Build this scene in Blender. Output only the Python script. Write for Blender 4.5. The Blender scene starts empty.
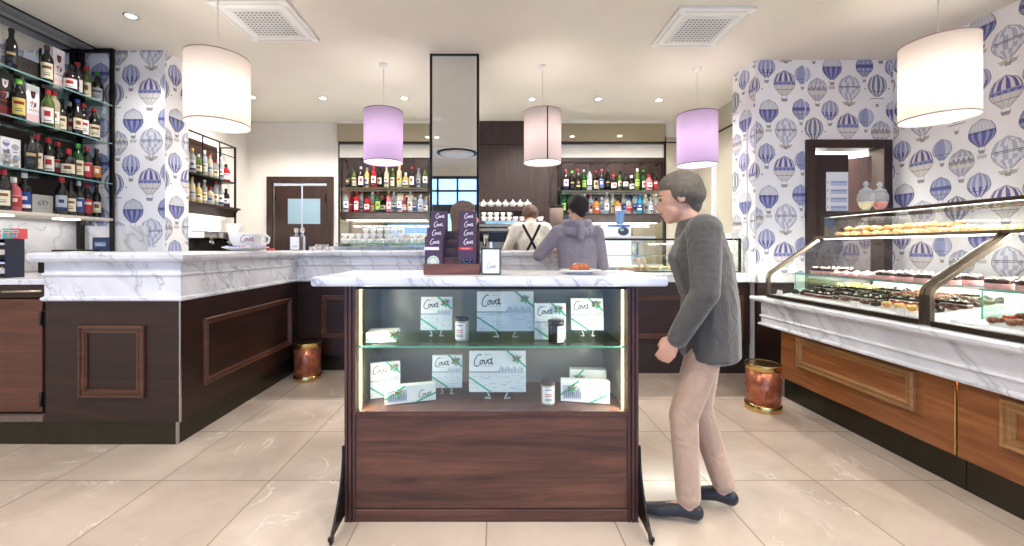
import bpy, bmesh, math, random
from mathutils import Vector, Matrix
R = random.Random(7)
PI = math.pi
F, CX, HZ, CZ = 408.0, 495.0, 248.0, 1.29
def X(px, D): return (px - CX) * D / F
def Z(py, D): return CZ + (HZ - py) * D / F
COL = bpy.context.scene.collection
def lin(c):
    return tuple((v/255/12.92 if v/255 <= .04045 else ((v/255+.055)/1.055)**2.4) for v in c)
# ---------------------------------------------------------------- materials
class NT:
    def __init__(s, name):
        s.m = bpy.data.materials.new(name); s.m.use_nodes = True
        s.t = s.m.node_tree; s.N = s.t.nodes; s.L = s.t.links
        s.b = s.N['Principled BSDF']; s.out = s.N['Material Output']
    def n(s, t, **k):
        x = s.N.new(t)
        for a, b in k.items(): setattr(x, a, b)
        return x
    def math(s, op, a, b=None, clamp=False):
        x = s.n('ShaderNodeMath', operation=op); x.use_clamp = clamp
        for i, v in enumerate((a, b)):
            if v is None: continue
            if isinstance(v, (int, float)): x.inputs[i].default_value = v
            else: s.L.new(v, x.inputs[i])
        return x.outputs[0]
    def dot(s, v, d):
        x = s.n('ShaderNodeVectorMath', operation='DOT_PRODUCT'); s.L.new(v, x.inputs[0]); x.inputs[1].default_value = d
        return x.outputs['Value']
    def xyz(s, a, b, c):
        x = s.n('ShaderNodeCombineXYZ')
        for i, v in enumerate((a, b, c)):
            if isinstance(v, (int, float)): x.inputs[i].default_value = v
            else: s.L.new(v, x.inputs[i])
        return x.outputs[0]
    def noise(s, vec, scale, detail=4, rough=.55, dist=0):
        x = s.n('ShaderNodeTexNoise'); s.L.new(vec, x.inputs['Vector'])
        x.inputs['Scale'].default_value = scale; x.inputs['Detail'].default_value = detail
        x.inputs['Roughness'].default_value = rough; x.inputs['Distortion'].default_value = dist
        return x.outputs['Fac']
    def ramp(s, fac, stops):
        x = s.n('ShaderNodeValToRGB'); s.L.new(fac, x.inputs[0]); e = x.color_ramp.elements
        while len(e) < len(stops): e.new(.5)
        for i, (p, c) in enumerate(stops):
            e[i].position = p; e[i].color = (*c, 1) if len(c) == 3 else c
        return x.outputs[0]
    def mix(s, fac, a, b, mode='MIX'):
        x = s.n('ShaderNodeMix', data_type='RGBA', blend_type=mode)
        for i, v in ((0, fac), (6, a), (7, b)):
            if isinstance(v, (int, float)): x.inputs[i].default_value = v
            elif isinstance(v, tuple): x.inputs[i].default_value = (*v, 1)
            else: s.L.new(v, x.inputs[i])
        return x.outputs[2]
    def pos(s): return s.n('ShaderNodeNewGeometry').outputs['Position']
    def obj(s): return s.n('ShaderNodeTexCoord').outputs['Object']
    def bump(s, h, st, d=.002):
        x = s.n('ShaderNodeBump'); s.L.new(h, x.inputs['Height']); x.inputs['Strength'].default_value = st
        x.inputs['Distance'].default_value = d; s.L.new(x.outputs[0], s.b.inputs['Normal'])
MAT = {}
def plain(name, c, rough=.5, metal=0, emit=0, var=0, spec=None, coat=0, sheen=0, scale=30):
    if name in MAT: return MAT[name]
    s = NT(name); b = s.b
    b.inputs['Base Color'].default_value = (*lin(c), 1); b.inputs['Roughness'].default_value = rough
    b.inputs['Metallic'].default_value = metal
    if spec is not None: b.inputs['Specular IOR Level'].default_value = spec
    if coat: b.inputs['Coat Weight'].default_value = coat
    if sheen: b.inputs['Sheen Weight'].default_value = sheen
    if emit:
        b.inputs['Emission Color'].default_value = (*lin(c), 1); b.inputs['Emission Strength'].default_value = emit
    if var:
        f = s.noise(s.obj(), scale, 4)
        d = tuple(v*(1-var) for v in lin(c)); u = tuple(min(1, v*(1+var)) for v in lin(c))
        s.L.new(s.ramp(f, [(.3, d), (.7, u)]), b.inputs['Base Color'])
    if sheen == .31:
        h = s.noise(s.obj(), 9, 3, .5, 1.6); s.bump(h, .4, .03)
    MAT[name] = s.m; return s.m
def wood(name, c1, c2, axis, rough=.38, scale=1.0):
    s = NT(name); p = s.pos()
    d = {'x': ((1.3,0,0),(0,16,0),(0,0,16)), 'y': ((16,0,0),(0,1.3,0),(0,0,16)), 'z': ((16,0,0),(0,16,0),(0,0,1.3))}[axis]
    v = s.xyz(*[s.dot(p, tuple(q*scale for q in k)) for k in d])
    f = s.noise(v, 1.0, 6, .6, 1.2)
    g = s.noise(v, 5.0, 3, .6)
    h = s.math('ADD', s.math('MULTIPLY', f, .75), s.math('MULTIPLY', g, .25))
    s.L.new(s.ramp(h, [(.32, lin(c1)), (.5, tuple((a+b)/2*.95 for a, b in zip(lin(c1), lin(c2)))), (.68, lin(c2))]), s.b.inputs['Base Color'])
    s.b.inputs['Roughness'].default_value = rough
    s.bump(h, .12)
    MAT[name] = s.m; return s.m
def marble(name, d, e1, e2, base=(238,238,241), vein=(128,130,142)):
    s = NT(name); p = s.pos()
    wv = s.n('ShaderNodeTexNoise'); s.L.new(p, wv.inputs['Vector']); wv.inputs['Scale'].default_value = 3.0; wv.inputs['Detail'].default_value = 4
    wa = s.n('ShaderNodeVectorMath', operation='MULTIPLY_ADD'); s.L.new(wv.outputs['Color'], wa.inputs[0]); wa.inputs[1].default_value = (.055,.055,.055); s.L.new(p, wa.inputs[2]); pw_ = wa.outputs[0]
    v = s.xyz(s.dot(pw_, tuple(q*.8 for q in d)), s.dot(pw_, tuple(q*7 for q in e1)), s.dot(pw_, tuple(q*7 for q in e2)))
    n1 = s.noise(v, 1.0, 3, .5, .0)
    r1 = s.math('ABSOLUTE', s.math('SUBTRACT', n1, .5))
    n2 = s.noise(v, .5, 2, .5, .0)
    r2 = s.math('ABSOLUTE', s.math('SUBTRACT', n2, .52))
    c0 = s.noise(v, .6, 3)
    msk = s.ramp(s.noise(p, 2.3, 2), [(.42, (0,0,0)), (.6, (1,1,1))])
    base_c = s.ramp(c0, [(.35, lin(tuple(q-22 for q in base))), (.6, lin(base))])
    k1 = s.math('MULTIPLY', s.ramp(r1, [(0, (1,1,1)), (.016, (0,0,0))]), msk)
    k1 = s.math('MULTIPLY', k1, .6)
    k2 = s.math('MULTIPLY', s.ramp(r2, [(0, (1,1,1)), (.010, (.3,.3,.3)), (.035, (0,0,0))]), .42)
    c = s.mix(k1, base_c, lin(vein)); c = s.mix(k2, c, lin(tuple(q-10 for q in vein)))
    s.L.new(c, s.b.inputs['Base Color']); s.b.inputs['Roughness'].default_value = .22
    MAT[name] = s.m; return s.m
def glass(name, tint=(1,1,1), refl=.5, rough=0.02, base=.04):
    s = NT(name); s.N.remove(s.b)
    t = s.n('ShaderNodeBsdfTransparent'); t.inputs[0].default_value = (*tint, 1)
    g = s.n('ShaderNodeBsdfGlossy'); g.inputs['Roughness'].default_value = rough
    lw = s.n('ShaderNodeLayerWeight'); lw.inputs[0].default_value = .35
    f = s.math('ADD', s.math('MULTIPLY', lw.outputs['Fresnel'], refl), base, True)
    m = s.n('ShaderNodeMixShader'); s.L.new(f, m.inputs[0]); s.L.new(t.outputs[0], m.inputs[1]); s.L.new(g.outputs[0], m.inputs[2])
    s.L.new(m.outputs[0], s.out.inputs[0]); MAT[name] = s.m; return s.m
def clearglass(name, c, alpha=.5):
    s = NT(name); s.b.inputs['Base Color'].default_value = (*lin(c), 1); s.b.inputs['Roughness'].default_value = .08
    s.b.inputs['Alpha'].default_value = alpha; MAT[name] = s.m; return s.m
def printed(name, rough=.6):
    s = NT(name); a = s.n('ShaderNodeAttribute'); a.attribute_name = 'Col'; s.L.new(a.outputs['Color'], s.b.inputs['Base Color'])
    s.b.inputs['Roughness'].default_value = rough; MAT[name] = s.m; return s.m
WD = ((29,15,11), (58,33,24))
wx = wood('walnut_along_x', *WD, 'x'); wy = wood('walnut_along_y', *WD, 'y'); wz = wood('walnut_upright', (42,27,21), (68,45,36), 'z')
wk = wood('kiosk_walnut', (60,34,25), (116,72,54), 'x', .36)
wky = wood('kiosk_walnut_upright', (60,32,27), (92,56,46), 'z', .36)
wr = wood('honey_walnut', (116,64,32), (176,112,62), 'y', .36)
wb = wood('wall_walnut', (46,33,29), (74,56,48), 'z', .5)
trimw = wood('moulding_wood', (66,40,28), (108,70,52), 'y', .3)
trimx = wood('moulding_wood_x', (66,40,28), (108,70,52), 'x', .3)
trimr = wood('moulding_honey', (130,90,50), (186,140,90), 'y', .3)
k = .577
mx = marble('white_marble', (.6,.5,-.62), (.75,-.6,.25), (-.25,-.6,-.75))
mr = marble('white_marble_right', (.2,-.7,-.68), (.1,.7,-.7), (.97,.1,.2))
def floor_mat():
    s = NT('beige_tile'); p = s.pos(); sp = s.n('ShaderNodeSeparateXYZ'); s.L.new(p, sp.inputs[0])
    T = .604
    u = s.math('DIVIDE', s.math('ADD', sp.outputs[0], .039 + 20*T), T); v = s.math('DIVIDE', s.math('ADD', sp.outputs[1], -2.265 + 20*T), T)
    def edge(q):
        fr = s.math('FRACT', q); return s.math('MINIMUM', fr, s.math('SUBTRACT', 1.0, fr))
    e = s.math('MINIMUM', edge(u), edge(v))
    grout = s.ramp(e, [(0.0, (1,1,1)), (.0028, (1,1,1)), (.0048, (0,0,0))])
    cell = s.xyz(s.math('FLOOR', u), s.math('FLOOR', v), 0.0)
    wn = s.n('ShaderNodeTexWhiteNoise'); s.L.new(cell, wn.inputs[0])
    off = s.n('ShaderNodeVectorMath', operation='MULTIPLY_ADD'); s.L.new(wn.outputs['Color'], off.inputs[0]); off.inputs[1].default_value = (7,7,7); s.L.new(p, off.inputs[2])
    cl = s.noise(off.outputs[0], 1.7, 5, .6, .6)
    base = s.ramp(cl, [(.3, lin((182,164,146))), (.7, lin((208,191,174)))])
    base = s.mix(s.math('MULTIPLY', wn.outputs['Value'], .18), base, lin((196,180,162)))
    n1 = s.noise(off.outputs[0], 1.5, 6, .62, 1.0); r1 = s.math('ABSOLUTE', s.math('SUBTRACT', n1, .5))
    mk = s.ramp(s.noise(off.outputs[0], 2.6, 3), [(.5, (0,0,0)), (.68, (1,1,1))])
    k1 = s.math('MULTIPLY', s.math('MULTIPLY', s.ramp(r1, [(0, (1,1,1)), (.012, (0,0,0))]), mk), .75)
    c = s.mix(k1, base, lin((236,226,212)))
    c = s.mix(grout, c, lin((122,98,80)))
    s.L.new(c, s.b.inputs['Base Color']); s.b.inputs['Roughness'].default_value = .17
    s.b.inputs['Specular IOR Level'].default_value = .55
    MAT['floor'] = s.m; return s.m
fl = floor_mat()
ceil_m = plain('ceiling_paint', (234,226,214), .85, var=.02, scale=2)
cream = plain('cream_plaster', (232,226,216), .8, var=.03, scale=3)
olive = plain('greige_panel', (192,184,166), .45, var=.02, scale=2)
white = plain('white_paint', (240,238,232), .5); 
prt = printed('printed_paper'); prtg = printed('printed_label', .35)
blackm = plain('blackened_metal', (42,38,34), .35, .7, var=.15)
bronze = plain('bronze_metal', (120,108,92), .3, .85, var=.08)
kickm = plain('dark_kick_metal', (66,62,50), .3, .75, var=.08, scale=8)
steel = plain('brushed_steel', (190,190,190), .25, 1)
chrome = plain('polished_chrome', (225,225,228), .08, 1)
brass = plain('polished_brass', (222,190,120), .16, 1)
mirror = plain('mirror_silver', (232,236,236), .01, 1)
mirror2 = plain('smoked_mirror', (176,170,152), .06, 1)
gl = glass('clear_glass'); glt = glass('green_edge_glass', (.80,.93,.88), .5); glf = glass('case_glass', (.97,.99,.98), .35, base=.03)
gledge = plain('glass_edge', (90,176,150), .15, emit=0, coat=.5)
frost = plain('frosted_pane', (146,172,184), .35)
def emis(name, c, st):
    s = NT(name); s.N.remove(s.b); e = s.n('ShaderNodeEmission'); e.inputs[0].default_value = (*lin(c), 1); e.inputs[1].default_value = st
    s.L.new(e.outputs[0], s.out.inputs[0]); MAT[name] = s.m; return s.m
led = emis('led_warm', (255,240,190), 3.0); lampm = emis('lamp_disc', (255,250,240), 9.0); ledw = emis('led_white', (255,250,238), 2.5)
ceramic = plain('white_ceramic', (244,242,238), .12, coat=.4)
cardb = plain('white_card', (238,238,236), .6)
# ---------------------------------------------------------------- mesh building
class MB:
    def __init__(s): s.v = []; s.f = []; s.m = []; s.c = []; s.sm = []
    def add(s, vs, fs, mi=0, col=(1,1,1), smooth=False):
        o = len(s.v); s.v += [tuple(v) for v in vs]
        for f in fs: s.f.append([i+o for i in f]); s.m.append(mi); s.c.append(col); s.sm.append(smooth)
        return s
    def box(s, a, b, mi=0, col=(1,1,1)):
        x0,y0,z0 = a; x1,y1,z1 = b
        if x0>x1: x0,x1=x1,x0
        if y0>y1: y0,y1=y1,y0
        if z0>z1: z0,z1=z1,z0
        vs = [(x0,y0,z0),(x1,y0,z0),(x1,y1,z0),(x0,y1,z0),(x0,y0,z1),(x1,y0,z1),(x1,y1,z1),(x0,y1,z1)]
        return s.add(vs, [(3,2,1,0),(4,5,6,7),(0,1,5,4),(1,2,6,5),(2,3,7,6),(3,0,4,7)], mi, col)
    def lathe(s, prof, n=16, c=(0,0,0), mi=0, col=(1,1,1), a0=0, a1=2*PI, sx=1, sy=1, smooth=True, cap=True):
        full = abs(a1-a0) > 6.28; k = n if full else n+1; vs = []
        for r, z in prof:
            for i in range(k):
                a = a0+(a1-a0)*i/n; vs.append((c[0]+sx*r*math.cos(a), c[1]+sy*r*math.sin(a), c[2]+z))
        fs = []
        for j in range(len(prof)-1):
            for i in range(n):
                i2 = (i+1)%k if full else i+1
                fs.append((j*k+i, j*k+i2, (j+1)*k+i2, (j+1)*k+i))
        s.add(vs, fs, mi, col, smooth)
        if full and cap:
            o = len(s.v)-len(vs)
            if prof[0][0] > 1e-5: s.f.append([o+i for i in range(k)][::-1]); s.m.append(mi); s.c.append(col); s.sm.append(False)
            if prof[-1][0] > 1e-5: s.f.append([o+(len(prof)-1)*k+i for i in range(k)]); s.m.append(mi); s.c.append(col); s.sm.append(False)
        return s
    def tube(s, pts, r, n=8, mi=0, col=(1,1,1), caps=True):
        pts = [Vector(p) for p in pts]; rs = r if isinstance(r, (list, tuple)) else [r]*len(pts)
        t0 = (pts[1]-pts[0]).normalized(); ref = Vector((0,0,1)) if abs(t0.z) < .9 else Vector((1,0,0))
        nrm = (ref - t0*ref.dot(t0)).normalized(); vs = []
        for i, p in enumerate(pts):
            t = (pts[min(i+1,len(pts)-1)]-pts[max(i-1,0)]).normalized()
            nrm = (nrm - t*nrm.dot(t)).normalized(); b = t.cross(nrm)
            for k in range(n):
                a = 2*PI*k/n; vs.append(p + nrm*math.cos(a)*rs[i] + b*math.sin(a)*rs[i])
        fs = [(j*n+i, j*n+(i+1)%n, (j+1)*n+(i+1)%n, (j+1)*n+i) for j in range(len(pts)-1) for i in range(n)]
        if caps: fs += [tuple(range(n))[::-1], tuple(range((len(pts)-1)*n, len(pts)*n))]
        return s.add(vs, fs, mi, col, True)
    def prism(s, poly, axis, a, b, mi=0, col=(1,1,1)):
        """poly of 2D points; axis 'x': (y,z), 'y': (x,z), 'z': (x,y)"""
        def P(p, t): return {'x': (t,p[0],p[1]), 'y': (p[0],t,p[1]), 'z': (p[0],p[1],t)}[axis]
        n = len(poly); vs = [P(p,a) for p in poly]+[P(p,b) for p in poly]
        fs = [tuple(range(n)), tuple(range(n,2*n))[::-1]]+[(i,n+i,n+(i+1)%n,(i+1)%n) for i in range(n)]
        return s.add(vs, fs, mi, col)
    def ball(s, c, r, mi=0, col=(1,1,1), n=10, m=7):
        if not isinstance(r, (tuple, list)): r = (r,r,r)
        vs = [(c[0],c[1],c[2]-r[2])]
        for j in range(1,m):
            ph = -PI/2+PI*j/m
            for i in range(n): a = 2*PI*i/n; vs.append((c[0]+r[0]*math.cos(ph)*math.cos(a), c[1]+r[1]*math.cos(ph)*math.sin(a), c[2]+r[2]*math.sin(ph)))
        vs.append((c[0],c[1],c[2]+r[2])); fs = []
        for i in range(n): fs.append((0,1+(i+1)%n,1+i)); fs.append((len(vs)-1, 1+(m-2)*n+i, 1+(m-2)*n+(i+1)%n))
        for j in range(m-2):
            for i in range(n): fs.append((1+j*n+i,1+j*n+(i+1)%n,1+(j+1)*n+(i+1)%n,1+(j+1)*n+i))
        return s.add(vs, fs, mi, col, True)
    def frame(s, O, U, V, u0, v0, u1, v1, w, h, mi=0, steps=None):
        """mitred moulding ring on plane O,U,V ; normal = U x V"""
        O, U, V = Vector(O), Vector(U), Vector(V); Nn = U.cross(V).normalized()
        prof = steps or [(0,0),(0,.7),(.12,1),(.30,1),(.36,.55),(.55,.55),(.62,.8),(.78,.8),(.86,.35),(1,.35),(1,0)]
        vs = []
        for d, q in prof:
            d *= w
            for (a, b) in ((u0+d,v0+d),(u1-d,v0+d),(u1-d,v1-d),(u0+d,v1-d)): vs.append(O+U*a+V*b+Nn*(q*h))
        fs = [(j*4+i, j*4+(i+1)%4, (j+1)*4+(i+1)%4, (j+1)*4+i) for j in range(len(prof)-1) for i in range(4)]
        return s.add(vs, fs, mi)
    def build(s, name, mats, parent=None, bevel=0, loc=None, mesh_only=False):
        me = bpy.data.meshes.new(name)
        if loc is not None: s.v = [(v[0]-loc[0], v[1]-loc[1], v[2]-loc[2]) for v in s.v]
        me.from_pydata(s.v, [], s.f); mats = mats if isinstance(mats, (list, tuple)) else [mats]
        for m in mats: me.materials.append(m)
        me.polygons.foreach_set('material_index', s.m); me.polygons.foreach_set('use_smooth', s.sm)
        if any(c != (1,1,1) for c in s.c):
            at = me.color_attributes.new('Col', 'FLOAT_COLOR', 'CORNER'); buf = []
            for p, c in zip(me.polygons, s.c): buf += list((*c, 1.0))*p.loop_total
            at.data.foreach_set('color', buf)
        me.update()
        if mesh_only: return me
        return link(name, me, parent, loc, bevel)
def link(name, me, parent=None, loc=None, bevel=0, rot=None):
    o = bpy.data.objects.new(name, me); COL.objects.link(o)
    if parent is not None: o.parent = parent
    if loc is not None: o.location = loc
    if rot is not None: o.rotation_euler = rot
    if bevel:
        b = o.modifiers.new('bevel', 'BEVEL'); b.width = bevel; b.segments = 2; b.limit_method = 'ANGLE'; b.harden_normals = False
    return o
def tag(o, label=None, cat=None, group=None, kind=None):
    if label: o['label'] = label
    if cat: o['category'] = cat
    if group: o['group'] = group
    if kind: o['kind'] = kind
    return o
def empty(name, loc, label, cat, group=None, rz=0, kind=None):
    o = bpy.data.objects.new(name, None); COL.objects.link(o); o.location = loc; o.rotation_euler = (0,0,rz); o.empty_display_size = .05
    return tag(o, label, cat, group, kind)
def rel(root, mb):       # shift world-coordinates mesh builder into root's frame
    l = root.location; mb.v = [(v[0]-l[0], v[1]-l[1], v[2]-l[2]) for v in mb.v]; return mb
def part(mb, name, mats, root, bevel=0): return rel(root, mb).build(name, mats, root, bevel)
def copy_tree(o, parent=None):
    c = o.copy(); COL.objects.link(c)
    if parent is not None: c.parent = parent
    for ch in list(o.children): copy_tree(ch, c)
    return c
_tc = {}
def text_geo(body):
    if body not in _tc:
        cu = bpy.data.curves.new('tmp', 'FONT'); cu.body = body; cu.resolution_u = 3
        o = bpy.data.objects.new('tmp', cu); COL.objects.link(o)
        dg = bpy.context.evaluated_depsgraph_get(); dg.update(); me = bpy.data.meshes.new_from_object(o.evaluated_get(dg))
        vs = [tuple(v.co[:2]) for v in me.vertices]; fs = [tuple(p.vertices) for p in me.polygons]
        bpy.data.objects.remove(o); bpy.data.curves.remove(cu); bpy.data.meshes.remove(me)
        w = max(v[0] for v in vs); h = max(v[1] for v in vs)
        _tc[body] = ([(v[0]/w, v[1]/w) for v in vs], fs, h/w)
    return _tc[body]
class Pl:
    """2D drawing on a plane into an MB"""
    def __init__(s, mb, O, U, V, off=.0006, mi=0):
        s.mb, s.O, s.U, s.V = mb, Vector(O), Vector(U).normalized(), Vector(V).normalized(); s.N = s.U.cross(s.V).normalized(); s.off = off; s.mi = mi; s.k = 0
    def P(s, u, v, lay): return s.O+s.U*u+s.V*v+s.N*(s.off*(1+lay))
    def poly(s, pts, col, lay=0): s.mb.add([s.P(u,v,lay) for u,v in pts], [tuple(range(len(pts)))], s.mi, lin(col)); return s
    def rect(s, a, b, c, d, col, lay=0): return s.poly([(a,b),(c,b),(c,d),(a,d)], col, lay)
    def ell(s, cx, cy, rx, ry, col, lay=0, n=14): return s.poly([(cx+rx*math.cos(2*PI*i/n), cy+ry*math.sin(2*PI*i/n)) for i in range(n)], col, lay)
    def stroke(s, pts, w, col, lay=0):
        for (a,b),(c,d) in zip(pts, pts[1:]):
            L = math.hypot(c-a, d-b) or 1; nx, ny = -(d-b)/L*w/2, (c-a)/L*w/2
            s.poly([(a-nx,b-ny),(c-nx,d-ny),(c+nx,d+ny),(a+nx,b+ny)], col, lay)
        return s
    def text(s, body, u, v, w, col, lay=0):
        vs, fs, h = text_geo(body); s.mb.add([s.P(u+x*w, v+y*w, lay) for x,y in vs], fs, s.mi, lin(col)); return s
    def cova(s, u, v, w, col, t=.035, lay=0):
        S = [[(.36,.92),(.40,1.0),(.33,1.02),(.18,.88),(.06,.60),(.02,.32),(.08,.12),(.20,.08),(.34,.22)],
             [(.44,.58),(.38,.50),(.35,.34),(.40,.24),(.48,.28),(.52,.42),(.50,.54),(.44,.58),(.56,.54)],
             [(.56,.54),(.60,.56),(.62,.28),(.66,.24),(.74,.44),(.78,.62)],
             [(1.0,.60),(.92,.66),(.83,.58),(.80,.40),(.86,.26),(.94,.30),(1.0,.50),(1.02,.76),(1.0,.40),(1.04,.24),(1.12,.34)]]
        for st in S: s.stroke([(u+a*w, v+(b-.1)*w*.72) for a,b in st], t*w, col, lay)
        return s
# ================================================================ SETTING
def struct(mb, name, mats, parent=None, bevel=0):
    o = mb.build(name, mats, parent, bevel)
    if parent is None: o['kind'] = 'structure'
    return o
CH = 3.19
struct(MB().box((-4.6,-2.3,-.12),(4.8,6.6,0)), 'floor', fl)
struct(MB().box((-4.6,-2.3,CH),(4.8,6.6,CH+.12)), 'ceiling', ceil_m)
struct(MB().box((-14,-16,-.2),(14,-2.3,-.05)), 'ground', plain('grey_pavement', (150,148,145), .9, var=.1))
wpbase = plain('wallpaper_white', (252,251,253), .7)
# ---- balloon wallpaper
PX = .00222
MOT = [('fan',212,125,75),('scallop',293,196,96),('plain',375,158,70),('ornate',443,225,86),('half',510,128,86),('dots',588,218,96),('band',657,120,78),('grey',715,208,84)]
Bl, Bm, Bp, Gy, Cr, Dk = (98,98,170), (158,164,206), (208,210,230), (146,146,154), (226,222,218), (70,72,104)
def env(t):   # envelope half width at height t (0 bottom .. 1 top), unit half-width
    if t > .45: return math.sqrt(max(0, 1-((t-.45)/.55)**2))
    return .20+.80*math.sin(PI/2*min(1, t/.45))**1.15
def ballcol(kind, i, n, t):
    if kind == 'fan': return (Bm if i%2 else Bp) if t > .42 else (Bl if i%2 else Bp)
    if kind == 'scallop':
        if t > .52: return (Bl if i%2 else Cr)
        return Cr if t < .44 else Bm
    if kind == 'plain': return [Bp,Bm,Bm,Bp,Bp][i*5//n] if t > .2 else Bm
    if kind == 'ornate': return Cr if .35 < t < .5 or .62 < t < .7 else ((176,180,200) if (i+int(t*12))%2 else (214,214,222))
    if kind == 'half': return (226,226,234) if t > .58 else (Bl if i%2 else Bm)
    if kind == 'dots': return (188,192,214) if (i*3+int(t*14)*2)%5 < 2 else (232,232,238)
    if kind == 'band': return (Bl if .45 < t < .55 else (Bm if i%2 else (184,192,220)))
    return ((122,128,152) if i%2 else (222,224,228))
def motif(pl, kind, cx, cy, w, clip):
    """clip: list of rects (u0,v0,u1,v1)"""
    r = w/2; h = w*1.22; top = cy+h*.5; n = 10; m = 7
    def quad(pts, col, lay):
        cu = sum(p[0] for p in pts)/len(pts); cv = sum(p[1] for p in pts)/len(pts)
        for (a,b,c,d) in sorted(clip, key=lambda q: not (q[0] <= cu <= q[2] and q[1] <= cv <= q[3])):
            if a-.02 <= cu <= c+.02 and b-.02 <= cv <= d+.02:
                q = [(min(max(u,a),c), min(max(v,b),d)) for u,v in pts]
                if max(x[0] for x in q)-min(x[0] for x in q) > 1e-4 and max(x[1] for x in q)-min(x[1] for x in q) > 1e-4: pl.poly(q, col, lay)
                return
    for i in range(n):
        for j in range(m):
            t0, t1 = j/m, (j+1)/m; s0, s1 = math.sin(-PI/2+PI*i/n), math.sin(-PI/2+PI*(i+1)/n)
            e0, e1 = env(t0)*r, env(t1)*r; y0, y1 = top-h*(1-t0), top-h*(1-t1)
            quad([(cx+s0*e0,y0),(cx+s1*e0,y0),(cx+s1*e1,y1),(cx+s0*e1,y1)], ballcol(kind, i, n, (t0+t1)/2), 0)
    for sgn in (-1,1):
        for j in range(m):
            t0, t1 = j/m, (j+1)/m; e0, e1 = env(t0)*r, env(t1)*r; y0, y1 = top-h*(1-t0), top-h*(1-t1)
            quad([(cx+sgn*e0,y0),(cx+sgn*(e0+.003),y0),(cx+sgn*(e1+.003),y1),(cx+sgn*e1,y1)], Dk, 1)
    if w > .08:
        for i in range(0, n+1, 1 if kind in ('half','grey','band') else 2):
            s0 = math.sin(-PI/2+PI*i/n)
            for j in range(m):
                t0, t1 = j/m, (j+1)/m; e0, e1 = env(t0)*r*s0, env(t1)*r*s0; y0, y1 = top-h*(1-t0), top-h*(1-t1)
                quad([(cx+e0-.0009,y0),(cx+e0+.0009,y0),(cx+e1+.0009,y1),(cx+e1-.0009,y1)], (112,112,134), 1)
        for q_ in ((.5,.55) if kind in ('ornate','half','dots') else (.24,)):
            e0 = env(q_)*r; yy = top-h*(1-q_); quad([(cx-e0,yy),(cx+e0,yy),(cx+e0,yy+.004),(cx-e0,yy+.004)], Dk, 2)
        if kind == 'ornate':
            for q_ in (-.6,-.2,.2,.6): quad([(cx+q_*r-.009,cy+.03),(cx+q_*r,cy+.042),(cx+q_*r+.009,cy+.03),(cx+q_*r,cy+.018)], Bl, 2)
            for q_ in (-.8,-.4,0,.4,.8): quad([(cx+q_*r*.9-.016,cy-.0),(cx+q_*r*.9,cy-.020),(cx+q_*r*.9+.016,cy)], (190,176,150), 2)
    yb = top-h
    if kind == 'scallop':
        for i in range(5): quad([(cx-r+i*w/5,cy+.005),(cx-r+(i+.5)*w/5,cy-.016),(cx-r+(i+1)*w/5,cy+.005)], Bl, 1)
    if kind in ('ornate','dots','band'):
        quad([(cx-r*.9,cy+.012),(cx+r*.9,cy+.012),(cx+r*.9,cy+.018),(cx-r*.9,cy+.018)], Dk, 1)
    bc = (166,158,152)
    if kind == 'dots':
        for sg in (-1,1): quad([(cx+sg*.004,yb-.005),(cx+sg*.055,yb-.012),(cx+sg*.07,yb+.0),(cx+sg*.05,yb-.04),(cx+sg*.004,yb-.05)], (196,190,190), 0)
    if kind == 'grey':
        quad([(cx-r*.8,yb-.012),(cx+r*.8,yb-.012),(cx+r*.72,yb-.020),(cx-r*.72,yb-.020)], Gy, 0)
        for sg in (-1,1): quad([(cx+sg*(r+.012),cy-.03),(cx+sg*(r+.032),cy-.022),(cx+sg*(r+.032),cy-.038)], Bl, 0)
        yb -= .045
    bw = .03 if kind in ('plain','grey','band') else .042
    if kind == 'scallop': bw = .06
    for sg in (-1,1): quad([(cx+sg*r*.2,yb),(cx+sg*(r*.2+.0025),yb),(cx+sg*(bw*.5+.0025),yb-.03),(cx+sg*bw*.5,yb-.03)], Gy, 0)
    quad([(cx-bw*.55,yb-.028),(cx+bw*.55,yb-.028),(cx+bw*.42,yb-.056),(cx-bw*.42,yb-.056)], bc, 1)
    quad([(cx-bw*.55,yb-.028),(cx+bw*.55,yb-.028),(cx+bw*.55,yb-.034),(cx-bw*.55,yb-.034)], Bl if kind in ('fan','half','scallop') else Gy, 2)
    if kind == 'half':
        quad([(cx-.035,yb-.065),(cx+.035,yb-.065),(cx+.03,yb-.095),(cx-.03,yb-.095)], (206,204,204), 0)
def wallpaper(mb, O, U, V, rects, u0, v0, scale=1.0):
    pl = Pl(mb, O, U, V, .0007, 1); A = min(r[0] for r in rects); B = max(r[2] for r in rects); C0 = min(r[1] for r in rects); D0 = max(r[3] for r in rects)
    for (kind, x, y, w) in MOT:
        bx, by = (x-212)*PX, -(y-125)*PX
        for i in range(-12, 13):
            for j in range(-14, 15):
                if (i+j) % 2: continue
                cx, cy = u0+bx+i*.640, v0+by+j*.433
                if A-.2 < cx < B+.2 and C0-.2 < cy < D0+.25: motif(pl, kind, cx, cy, w*PX, rects)
# left wall with bar shelving (wood-clad below, silvered above)
LX = -3.98
m = MB().box((LX-.15,-1.8,0),(LX,3.92,CH)); struct(m, 'wall_left', cream)
m = MB().box((LX,2.0,1.60),(LX+.02,3.918,2.36)); struct(m, 'wall_left_panelling', wood('dark_back_panel', (48,32,26),(78,54,44),'y',.4))
m = MB().box((LX,2.0,2.36),(LX+.012,3.918,CH)); struct(m, 'wall_left_mirror', mirror)
m = MB().box((LX,2.0,1.09),(LX+.02,3.918,1.52)); struct(m, 'wall_left_splashback', mx)
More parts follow.
